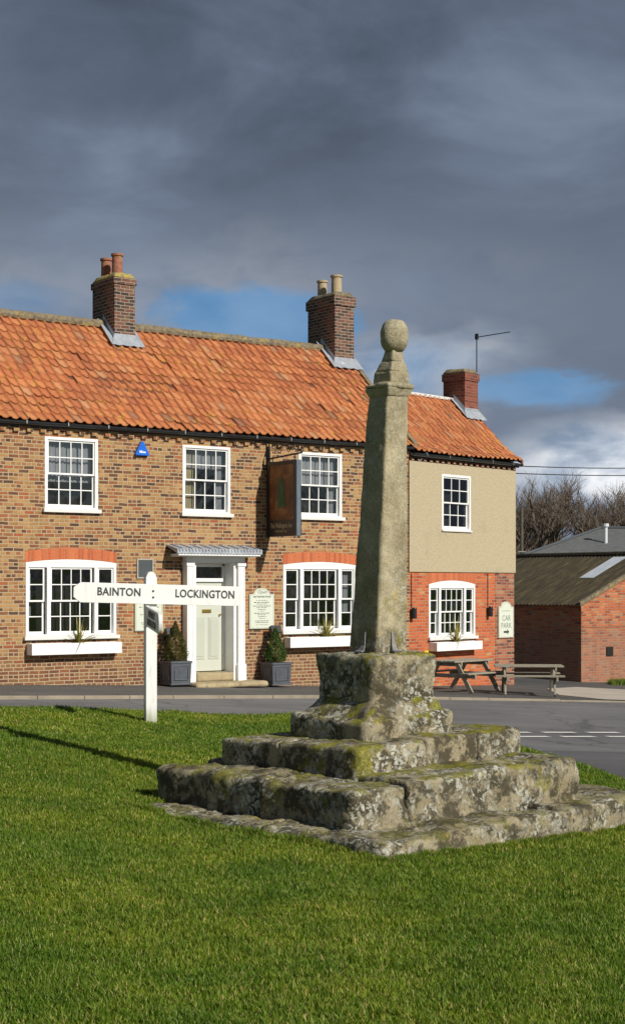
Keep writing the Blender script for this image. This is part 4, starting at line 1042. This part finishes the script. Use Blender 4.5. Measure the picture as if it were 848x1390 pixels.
def planter(x, label, tl, leaf, hgt, rad, seed):
    s = .50; p = MA(x, -.33, 0); g0 = rz(p[0], p[1])+.10
    t = thing('planter', label, 'planter', (p[0], p[1], g0), TH, 'lead planters flanking the inn door')
    h = s/2; mb = MB(); k = .93
    mb.hexa([(-h*k, -h*k, 0), (h*k, -h*k, 0), (h*k, h*k, 0), (-h*k, h*k, 0)], [(-h, -h, .49), (h, -h, .49), (h, h, .49), (-h, h, .49)])
    for z0, z1, o in ((.0, .03, .012), (.455, .50, .014)): mb.box(-h-o+.0, h+o, -h-o, h+o, z0+(.001), z1)
    mb.build('tub', 'lead_planter', t, bevel=.006)
    mb = MB()
    for (fa, fb_) in (((0, -1), (1, 0)), ((-1, 0), (0, -1))):
        n = Vector((*fa, 0)); u = Vector((*fb_, 0)); q = .165
        for a, b in (((-q, .11), (q, .11)), ((q, .11), (q, .41)), ((q, .41), (-q, .41)), ((-q, .41), (-q, .11))):
            P = n*(h*.975+.004)+u*a[0]+Vector((0, 0, a[1])); Q = n*(h*.975+.004)+u*b[0]+Vector((0, 0, b[1])); mb.tube([P, Q], .010, 6)
    mb.build('moulding', 'lead_planter', t)
    mb = MB(); mb.box(-h+.03, h-.03, -h+.03, h-.03, .495, .505); mb.build('soil', 'dark_room', t)
    tr = thing('box_tree', tl, 'shrub', (p[0], p[1], g0+.50), 0, 'clipped box cones beside the inn door')
    n = 7000; r = np.random.default_rng(seed)
    z = r.power(1.6, n); z = 1-z*1.0; f = np.sqrt(r.uniform(.55, 1, n)); a = r.uniform(0, 2*np.pi, n)
    prof = rad*np.clip(1.02-z**1.35, .03, 1)*(.80+.35*np.clip(z*5, 0, 1))/1.1
    rr = prof*f*(1+.14*np.sin(a*5+z*14)+.10*r.normal(0, 1, n)); C = np.stack([np.cos(a)*rr, np.sin(a)*rr, z*hgt+.02], -1)
    d1 = r.normal(0, 1, (n, 3)); d1 /= np.linalg.norm(d1, axis=1)[:, None]; d2 = np.cross(d1, r.normal(0, 1, (n, 3))); d2 /= np.linalg.norm(d2, axis=1)[:, None]
    s1 = .013*r.uniform(.7, 1.4, n)[:, None]; s2 = s1*.55
    V = np.stack([C-d1*s1, C+d2*s2, C+d1*s1, C-d2*s2], 1).reshape(-1, 3); b = np.arange(n)*4
    o = np_mesh('crown', V, np.stack([b, b+1, b+2, b+3], -1), leaf); o.parent = tr
    mb = MB(); mb.tube([(0, 0, -.05), (0, 0, hgt*.85)], [.025, .008], 6); mb.build('stem', 'bark', tr)
planter(-.97, 'square lead planter at the left side of the inn door, nearer the fingerpost', 'brownish clipped box cone in the planter left of the door', 'box_leaf_brown', .83, .26, 5)
planter(1.60, 'square lead planter right of the inn door under the menu board', 'green clipped box cone in the planter right of the door', 'box_leaf', .76, .24, 6)

def menu_board(base, th, x0, x1, z0, zs, zc_, label, lines=True, group=None, y=-.0):
    xc = (x0+x1)/2; w = (x1-x0)/2
    t = thing('notice_board', label, 'sign', ploc(base, th, xc, y, z0), th, group)
    H = zs-z0; r = w*.66; rise = zc_-zs
    pts = [(-w, 0), (w, 0), (w, H), (r+.02, H)]+[(r*math.cos(a), H+.0+rise*math.sin(a)) for a in np.linspace(.12, math.pi-.12, 15)]+[(-r-.02, H), (-w, H)]
    mb = MB(); mb.xz(pts, -.045, -.004); b = mb.build('board', 'board_cream', t, fixn=True, bevel=.004)
    k = .93; cz = H*.5
    ip = [(a*k, cz+(z-cz)*(.955)) for a, z in pts]; mb = MB()
    for i in range(len(ip)):
        a, c = ip[i], ip[(i+1) % len(ip)]; mb.tube([(a[0], -.047, a[1]), (c[0], -.047, c[1])], .003, 4)
    mb.build('border_line', 'ink_grey', b)
    return t, b, w, H, rise
def marks(parent, rows, y, seed, mat='ink'):
    """rows of tiny print: words too small to read"""
    r = random.Random(seed); mb = MB()
    for z, half, hh in rows:
        x = -half
        while x < half-.01:
            wd = min(r.uniform(.02, .07), half-x)
            xx = x
            while xx < x+wd-.005:
                mb.box(xx, xx+.007, y-.0015, y, z-hh*r.uniform(.6, 1)/2, z+hh*r.uniform(.5, 1.2)/2); xx += .011
            mb.box(x, x+wd-.004, y-.0016, y-.0001, z-.003, z+.003)
            x += wd+.016
    mb.build('print', mat, parent)
t, b, w_, H, rise = menu_board(MB0, TH, 1.10, 1.755, .66, 1.43, 1.557, 'cream arched menu board between the door and the right lower window', group='cream arched notice boards')
text_mesh('Open', .105, 1, .001, .001, 'lettering', 'ink_grey', b, T((0, -.047, H+.045)), shear=.35)
text_mesh('and Serving Food', .066, .95, .001, .0012, 'lettering', 'ink', b, T((0, -.047, H-.055)))
rows = [(H-.14, .15, .012), (H-.185, .21, .02), (H-.22, .14, .016), (H-.265, .24, .02), (H-.30, .14, .016), (H-.345, .11, .016), (H-.38, .06, .012), (H-.425, .21, .02), (H-.46, .12, .016), (H-.50, .11, .016), (H-.54, .08, .012), (H-.595, .19, .018), (H-.63, .17, .018), (H-.68, .16, .010)]
marks(b, rows, -.0455, 3)
t, b, w_, H, rise = menu_board(MB0, TH, -1.78, -1.11, .66, 1.40, 1.53, 'cream arched notice board partly hidden behind the fingerpost', group='cream arched notice boards')
marks(b, rows, -.0455, 4)
t, b, w_, H, rise = menu_board(WB0, TW, 3.72, 4.40, .27, 1.07, 1.20, 'cream arched CAR PARK sign with a black arrow on the cottage corner', y=-.004)
text_mesh('CAR', .20, .95, .001, .0, 'lettering', 'ink_grey', b, T((0, -.047, .50)))
text_mesh('PARK', .20, .95, .001, .0, 'lettering', 'ink_grey', b, T((0, -.047, .31)))
marks(b, [(.69, .21, .02)], -.0455, 7, 'ink_grey')
mb = MB(); mb.xz([(-.12, .125), (.04, .125), (.04, .085), (.13, .15), (.04, .215), (.04, .175), (-.12, .175)], -.050, -.0455); mb.build('arrow', 'ink', b, fixn=True)

t = thing('wall_plaque', 'small dark slate plaque in a stone frame above the fingerpost arm', 'plaque', MA(-1.52, 0, 1.98), TH)
mb = MB(); mb.box(-.17, .17, -.016, -.003, -.18, .18); mb.build('panel', 'plaque_dark', t)
mb = MB(); mb.box(-.20, -.171, -.026, -.002, -.21, .21); mb.box(.171, .20, -.026, -.002, -.21, .21); mb.box(-.171, .171, -.026, -.002, -.21, -.181); mb.box(-.171, .171, -.026, -.002, .181, .21); mb.build('frame', 'plaque_frame', t)

t = thing('alarm_box', 'small blue triangular alarm box high on the brown brick wall', 'alarm', MA(-1.62, 0, 4.36), TH)
mb = MB(); mb.xz([(-.165, 0), (.165, 0), (.165, .03), (.02, .30), (-.02, .30), (-.165, .03)], -.085, -.003); b = mb.build('case', 'blue_plastic', t, fixn=True, bevel=.012)
mb = MB(); r = random.Random(2)
for i in range(4): mb.box(-.075+i*.038, -.047+i*.038, -.088, -.0855, .055, .085+r.uniform(0, .02))
mb.box(-.080, .075, -.0878, -.0853, .060, .068); mb.build('lettering', 'white_paint', b)

for (x, y_, z, lb_) in ((1.66, -.28, .60, 'black floodlight on a bracket below the menu board, right of the door'), (-1.02, -.28, .60, 'black floodlight below the notice board behind the fingerpost')):
    t = thing('floodlight', lb_, 'light', MA(x, 0, z), TH, 'black floodlights by the inn door')
    mb = MB(); mb.hexa([(-.13, -.30, -.02), (.13, -.30, -.02), (.13, -.16, -.07), (-.13, -.16, -.07)], [(-.13, -.25, .14), (.13, -.25, .14), (.13, -.15, .10), (-.13, -.15, .10)]); mb.build('housing', 'black_iron', t, bevel=.008)
    mb = MB(); mb.tube([(0, -.16, 0), (0, -.05, -.06), (0, 0, -.06)], .012, 6); mb.box(-.04, .04, -.015, 0, -.10, -.02); mb.build('bracket', 'black_iron', t)
for (x, lb_) in ((.10, 'black tube wall lamp at the left edge of the orange brickwork, by the stone shaft'), (3.28, 'black tube wall lamp between the arched window and the CAR PARK sign')):
    t = thing('wall_lamp', lb_, 'wall lamp', WA(x, 0, .83), TW, 'black wall lamps on the cottage')
    mb = MB(); mb.lathe([(.055, 0), (.06, .02), (.06, .24), (.055, .26)], (0, -.10), 16); mb.build('shade', 'black_iron', t)
    mb = MB(); mb.box(-.035, .035, -.05, -.003, .08, .18); mb.build('bracket', 'black_iron', t)
    mb = MB(); mb.tube([(0, -.012, .25), (0, -.012, 1.08)], .010, 5); mb.build('cable', 'black_iron', t)
t = thing('hydrant_sign', 'small yellow hydrant plate low on the orange brick wall', 'sign', WA(.69, 0, -.02), TW)
mb = MB(); mb.box(-.08, .08, -.02, -.003, -.05, .06); p_ = mb.build('plate', 'yellow_plate', t, bevel=.006)
text_mesh('H', .07, 1, .001, 0, 'lettering', 'ink', p_, T((0, -.022, .005)))

# hanging pub sign
hsn = thing('pub_sign', 'dark hanging pub sign on an iron bracket at right angles to the brick wall', 'sign', MA(1.61, 0, 2.70), TH)
mb = MB(); mb.box(-.055, .055, -1.20, -.06, .0, 1.66); pnl = mb.build('panel', 'sign_edge', hsn, bevel=.008)
for sx in (-1, 1):
    xx = sx*.057
    mb = MB(); a0, a1 = min(xx, xx+sx*.016), max(xx, xx+sx*.016)
    mb.box(a0, a1, -1.19, -1.09, .005, 1.655); mb.box(a0, a1, -.17, -.07, .005, 1.655); mb.box(a0, a1, -1.09, -.17, .005, .36); mb.box(a0, a1, -1.09, -.17, 1.57, 1.655)
    mb.build('frame', 'black_iron', pnl)
    mb = MB(); b0, b1 = min(xx, xx+sx*.006), max(xx, xx+sx*.006); mb.box(b0, b1, -1.09, -.17, .36, 1.57); mb.build('picture', 'sign_picture', pnl)
    mb = MB(); xx2 = xx+sx*.008     # a plain cloaked shape, nobody in particular
    q = [(-.50, .62), (-.78, .66), (-.74, .92), (-.70, 1.16), (-.66, 1.30), (-.60, 1.34), (-.55, 1.28), (-.52, 1.10), (-.46, .86)]
    mb.prism(q, lambda a, b, xx=xx: (xx+sx*.0065, a, b), lambda a, b, xx=xx: (xx+sx*.011, a, b)); mb.build('picture_figure', 'picture_green', pnl, fixn=True)
    Mx = T((sx*.0745, -.63, 0))@Matrix.Rotation(R_(-90*1 if sx < 0 else 90), 4, 'Z')
    text_mesh('The Wellington Inn', .150, .66, .001, .001, 'lettering', 'sign_gold', pnl, Mx@T((0, 0, .235)))
    text_mesh('FOOD & REAL ALES', .065, .75, .001, .0, 'lettering', 'sign_gold', pnl, Mx@T((0, 0, .11)))
mb = MB()
mb.tube([(0, -.03, -.02), (0, -.03, 2.12)], .030, 8); mb.box(-.05, .05, -.03, 0, 1.62, 2.10)
mb.tube([(0, 0, 1.74), (0, -1.32, 1.80)], .020, 8)
mb.tube([(0, -1.32, 1.80), (0, -1.38, 1.86), (0, -1.34, 1.92), (0, -1.28, 1.88)], .012, 6)
for y_ in (-.2, -1.05): mb.tube([(0, y_, 1.66), (0, y_, 1.79)], .010, 5)
for y0_, s_, r_ in ((-.22, 1, .11), (-.50, -1, .12), (-.78, 1, .11), (-1.0, -1, .075)):
    pts = []
    for k in range(26):
        a = k/25*3.6*math.pi; rr = r_*(1-k/30); pts.append((0.015*s_, y0_+rr*math.cos(a)*s_, 1.93+rr*math.sin(a)))
    mb.tube(pts, .010, 5)
mb.tube([(0, -.04, 2.08), (0, -.4, 2.06), (0, -.8, 1.97), (0, -1.25, 1.84)], .012, 6)
mb.build('bracket', 'black_iron', hsn)

# ------------------------------------------------------------------ picnic tables
def picnic(loc, rot, label, L=1.5, h=.72, seed=1):
    r = random.Random(seed)
    t = thing('picnic_table', label, 'picnic table', loc, rot, 'picnic tables outside the inn')
    mb = MB(); n = 6
    for i in range(n):
        y0 = -.36+i*.122; mb.box(-L/2+r.uniform(-.01, .01), L/2+r.uniform(-.01, .01), y0, y0+.105, h-.035, h+r.uniform(-.003, .004))
    mb.build('tabletop', 'bench_wood', t, bevel=.004)
    for s in (-1, 1):
        mb = MB()
        for k in range(2): y0 = s*.62+(-.11+k*.118); mb.box(-L/2, L/2, y0, y0+.104, .42, .455)
        mb.build('seat', 'bench_wood', t, bevel=.004)
    for x in (-L/2+.22, L/2-.22):
        for s in (-1, 1):
            mb = MB(); a = Vector((x, s*.24, h-.04)); b = Vector((x, s*.66, 0)); d = (b-a).normalized(); n_ = Vector((0, d.z, -d.y))*.05
            xx = Vector((.022, 0, 0))
            mb.hexa([b-n_-xx, b-n_+xx, b+n_+xx, b+n_-xx] if s < 0 else [b+n_-xx, b+n_+xx, b-n_+xx, b-n_-xx], [a-n_-xx, a-n_+xx, a+n_+xx, a+n_-xx] if s < 0 else [a+n_-xx, a+n_+xx, a-n_+xx, a-n_-xx])
            mb.build('leg', 'bench_wood', t, fixn=True, bevel=.003)
        mb = MB(); mb.box(x+.023, x+.066, -.74, .74, .33, .418); mb.box(x+.023, x+.066, -.36, .36, h-.13, h-.038); mb.build('crossbar', 'bench_wood', t, bevel=.003)
    return t
def pv(x, y): return (x, y, rz(x, y)+.06)
picnic(pv(3.42, 35.6), R_(49), 'weathered wooden picnic table nearer the stone cross, below the window box', 1.5, .72, 1)
picnic(pv(4.95, 35.55), R_(-4), 'weathered wooden picnic table at the right, beside the CAR PARK sign', 1.55, .66, 2)

# ------------------------------------------------------------------ barn with mossy roof
bb = R_(52); Cb = (7.63, 44.0)
barn = thing('barn', 'low red brick barn with a dark moss covered roof and pale skylight strip', 'barn', (*Cb, 0), -bb)
# local x: along the shaded side wall towards the camera-right corner; the wall runs to negative x. local y: away along the lit gable
BL = 13.0; BW = 6.8; E0 = 1.06; RH = E0+3.4*.42
mb = MB(); mb.quad((-BL, 0, -2), (0, 0, -2), (0, 0, E0), (-BL, 0, E0)); mb.quad((-BL, BW, -2), (-BL, BW, E0), (0, BW, E0), (0, BW, -2))
mb.quad((0, 0, -2), (0, BW, -2), (0, BW, E0), (0, BW/2, RH), (0, 0, E0)); mb.quad((-BL, 0, -2), (-BL, 0, E0), (-BL, BW/2, RH), (-BL, BW, E0), (-BL, BW, -2))
mb.build('wall', 'brick_barn', barn, uv=True)
mb = MB(); vs = []; fs = []; n = 180; rows_ = 10
for i in range(n+1):
    x = -BL-.1+(BL+.2)*i/n; cr = .018*math.cos(i*math.pi)
    for j in range(rows_+1):
        f = j/rows_; y = -.16+(BW/2+.16)*f; vs.append((x, y, E0+.06+(y)*(RH-E0)/(BW/2)+cr+(.02 if j == 5 else 0)+.02*noise.noise(Vector((x*.8, y, 2)))))
for i in range(n):
    for j in range(rows_): a = i*(rows_+1)+j; fs.append((a, a+rows_+1, a+rows_+2, a+1))
mb.add(vs, fs); mb.quad((-BL, BW/2, RH+.05), (.1, BW/2, RH+.05), (.1, BW+.2, E0), (-BL, BW+.2, E0))
rf = mb.build('roof', 'mossy_roof', barn)
ks = (RH-E0)/(BW/2); mb = MB(); x0_, x1_ = -1.55, -.98
mb.quad((x0_, 1.62, E0+1.62*ks+.10), (x1_, 1.62, E0+1.62*ks+.10), (x1_, 3.15, E0+3.15*ks+.10), (x0_, 3.15, E0+3.15*ks+.10)); mb.build('skylight', 'skylight', rf)
mb = MB(); mb.tube([(-BL, BW/2, RH+.08), (-BL/2, BW/2, RH+.07), (.1, BW/2, RH+.08)], .09, 8); mb.build('ridge', 'mossy_roof', rf)
mb = MB(); mb.hexa([(.0, -.14, E0-.04), (.10, -.14, E0-.04), (.10, BW/2, RH-.02), (.0, BW/2, RH-.02)], [(.0, -.14, E0+.08), (.10, -.14, E0+.08), (.10, BW/2, RH+.10), (.0, BW/2, RH+.10)])
mb.hexa([(.0, BW/2, RH-.02), (.10, BW/2, RH-.02), (.10, BW+.14, E0-.04), (.0, BW+.14, E0-.04)], [(.0, BW/2, RH+.10), (.10, BW/2, RH+.10), (.10, BW+.14, E0+.08), (.0, BW+.14, E0+.08)])
mb.build('verge', 'mortar_brown', barn)
mb = MB(); mb.box(.002, .03, 1.05, 1.33, -.42, -.16); mb.build('air_vent', 'dark_room', barn)
mb = MB(); mb.box(.002, .018, .05, BW-.1, .42, .455); mb.build('string_course', 'brick_barn', barn, uv=True)

# grey slate barn behind
sb = thing('slate_barn', 'grey slate roofed outbuilding with a hipped end behind the mossy barn', 'barn', (7.2, 60, 0), R_(-4))
mb = MB(); mb.box(.3, 18, .3, 9.7, -2, 2.46); mb.build('wall', 'brick_barn', sb, uv=True)
mb = MB(); A = [(0, 0, 2.42), (18.3, 0, 2.42), (18.3, 10, 2.42), (0, 10, 2.42), (4.5, 5, 3.98), (18.3, 5, 3.98)]
mb.add(A, [(0, 1, 5, 4), (3, 4, 5, 2), (0, 4, 3), (1, 2, 5), (0, 3, 2, 1)]); rf = mb.build('roof', 'slate', sb)
mb = MB(); mb.tube([(0, 0, 2.45), (4.5, 5, 4.01), (18.3, 5, 4.01)], .07, 6); mb.build('ridge', 'plaque_dark', rf)
mb = MB(); mb.tube([(4.45, 2.9, 3.15), (4.45, 2.9, 3.96)], .075, 10); mb.tube([(4.45, 2.9, 3.98), (4.45, 2.9, 4.10)], .13, 10); mb.build('vent_pipe', 'white_metal', rf)

# telegraph pole and the two wires
tp = thing('telegraph_pole', 'plain wooden telegraph pole in front of the bare trees', 'pole', (9.45, 70, 0))
mb = MB(); mb.tube([(0, 0, -1.5), (0, 0, 5.1)], [.10, .065], 8); mb.build('pole', 'fence_wood', tp)
mb = MB(); mb.box(-.16, .16, -.10, -.06, 3.1, 3.14); mb.build('step_iron', 'galvanised', tp)
for k, (za, zb_, lb_) in enumerate(((4.755, 5.60, 'upper overhead wire running right from the cottage eaves'), (4.56, 5.36, 'lower overhead wire running right from the cottage eaves'))):
    a = Vector(WA(4.52, .3, za)); b = Vector((12.6, 52, zb_)); pts = [a.lerp(b, i/14)-Vector((0, 0, .06*math.sin(math.pi*i/14))) for i in range(15)]
    mb = MB(); mb.tube(pts, .014, 5); tag(mb.build('overhead_wire', 'wire'), lb_, 'wire', 'overhead wires')

# ------------------------------------------------------------------ bare trees
def bare_tree(loc, H, spread, seed, label, flat=.8):
    r = random.Random(seed); t = thing('bare_tree', label, 'tree', loc, 0, 'bare winter trees behind the barns')
    tr = MB(); tw = MB()
    def grow(p, d, L, rad, lev):
        segs = 3 if lev < 3 else 2; pts = [p]; q = p.copy(); dd = d.copy()
        for i in range(segs):
            dd = (dd+Vector((r.uniform(-1, 1), r.uniform(-1, 1), r.uniform(-.2, .8)))*(.16+.04*lev)).normalized(); q = q+dd*L/segs; pts.append(q.copy())
        rr = [rad*(1-.38*i/segs) for i in range(len(pts))]
        (tr if lev < 3 else tw).tube(pts, rr, 6 if lev < 2 else (4 if lev < 4 else 3), cap=False)
        if lev >= 6: return
        nb = [4, 4, 4, 4, 4, 2][lev]
        for i in range(nb):
            f = r.uniform(.35, 1) if i else 1; k = min(int(f*segs), segs-1); s = pts[k].lerp(pts[k+1], f*segs-k)
            ax = Vector((r.uniform(-1, 1), r.uniform(-1, 1), r.uniform(-.2, .2))).normalized(); nd = (dd+ax*spread*r.uniform(.5, 1.1)+Vector((0, 0, .16))).normalized()
            grow(s, nd, L*r.uniform(.58, .8), max(rad*(.60 if lev < 2 else .52), .0045), lev+1)
    grow(Vector((0, 0, 0)), Vector((0, 0, 1)), H*.27, H*.026, 0)
    k_ = H/max(v[2] for v in tw.v); tr.v = [(x*k_**.5, y*k_**.5, z*k_) for x, y, z in tr.v]; tw.v = [(x*k_**.5, y*k_**.5, z*k_) for x, y, z in tw.v]
    tr.build('trunk', 'bark', t); tw.build('crown', 'bark', t)
for i, (x, y, H, sp, lb_) in enumerate(((11.0, 80, 9.1, .95, 'bare dark tree at the left, rising beside the cottage wall'), (12.9, 84, 9.9, .85, 'bare twiggy tree, tallest, left of the vent pipe'),
        (14.3, 81, 9.5, .85, 'bare tree with upswept twigs directly behind the vent pipe'), (16.1, 86, 9.4, .9, 'bare fine-twigged tree right of the vent pipe'), (17.2, 82, 7.6, 1.0, 'bare low tree at the right end of the row'), (9.9, 88, 9.2, .9, 'bare tree half hidden behind the cottage wall'))):
    bare_tree((x, y, rz(x, y)), H, sp, 30+i, lb_)
# scrub hedge filling the foot of the trees
r_ = np.random.default_rng(3); n = 15000
X = r_.uniform(6, 24, n); Y = 78+r_.uniform(-1.2, 1.2, n); zt = 2.4+2.4*fb(X, Y, 4, .5); Z = -1.5+r_.uniform(0, 1, n)**.7*(zt+1.6)
d = r_.normal(0, 1, (n, 3)); d[:, 2] = np.abs(d[:, 2])*1.4; d /= np.linalg.norm(d, axis=1)[:, None]; L = r_.uniform(.25, .8, n)[:, None]
C = np.stack([X, Y, Z], -1); w = np.cross(d, [0, 1, 0]); w /= np.linalg.norm(w, axis=1)[:, None]+1e-9
V = np.stack([C-w*.012, C+w*.012, C+d*L+w*.004, C+d*L-w*.004], 1).reshape(-1, 3); b = np.arange(n)*4
o = np_mesh('hedge', V, np.stack([b, b+1, b+2, b+3], -1), 'bark'); tag(o, 'leafless brown hedge along the foot of the bare trees', 'hedge', kind='stuff')
# rough grass at the barn's corner
n = 5000; X = 8.3+r_.uniform(0, 2.8, n); Y = 43.3+(X-8.3)*.7+r_.normal(0, .22, n); Z = road_z(X, Y)+.0
a = r_.uniform(0, 6.28, n); H = r_.uniform(.08, .22, n); W = .008
V = np.stack([np.stack([X-np.cos(a)*W, Y-np.sin(a)*W, Z], -1), np.stack([X+np.cos(a)*W, Y+np.sin(a)*W, Z], -1), np.stack([X+r_.normal(0, .04, n), Y+r_.normal(0, .04, n), Z+H], -1)], 1).reshape(-1, 3); b = np.arange(n)*3
o = np_mesh('rough_grass', V, np.stack([b, b+1, b+2], -1), 'grass_blade'); tag(o, 'tuft of rough grass at the foot of the barn gable', 'grass', kind='stuff')
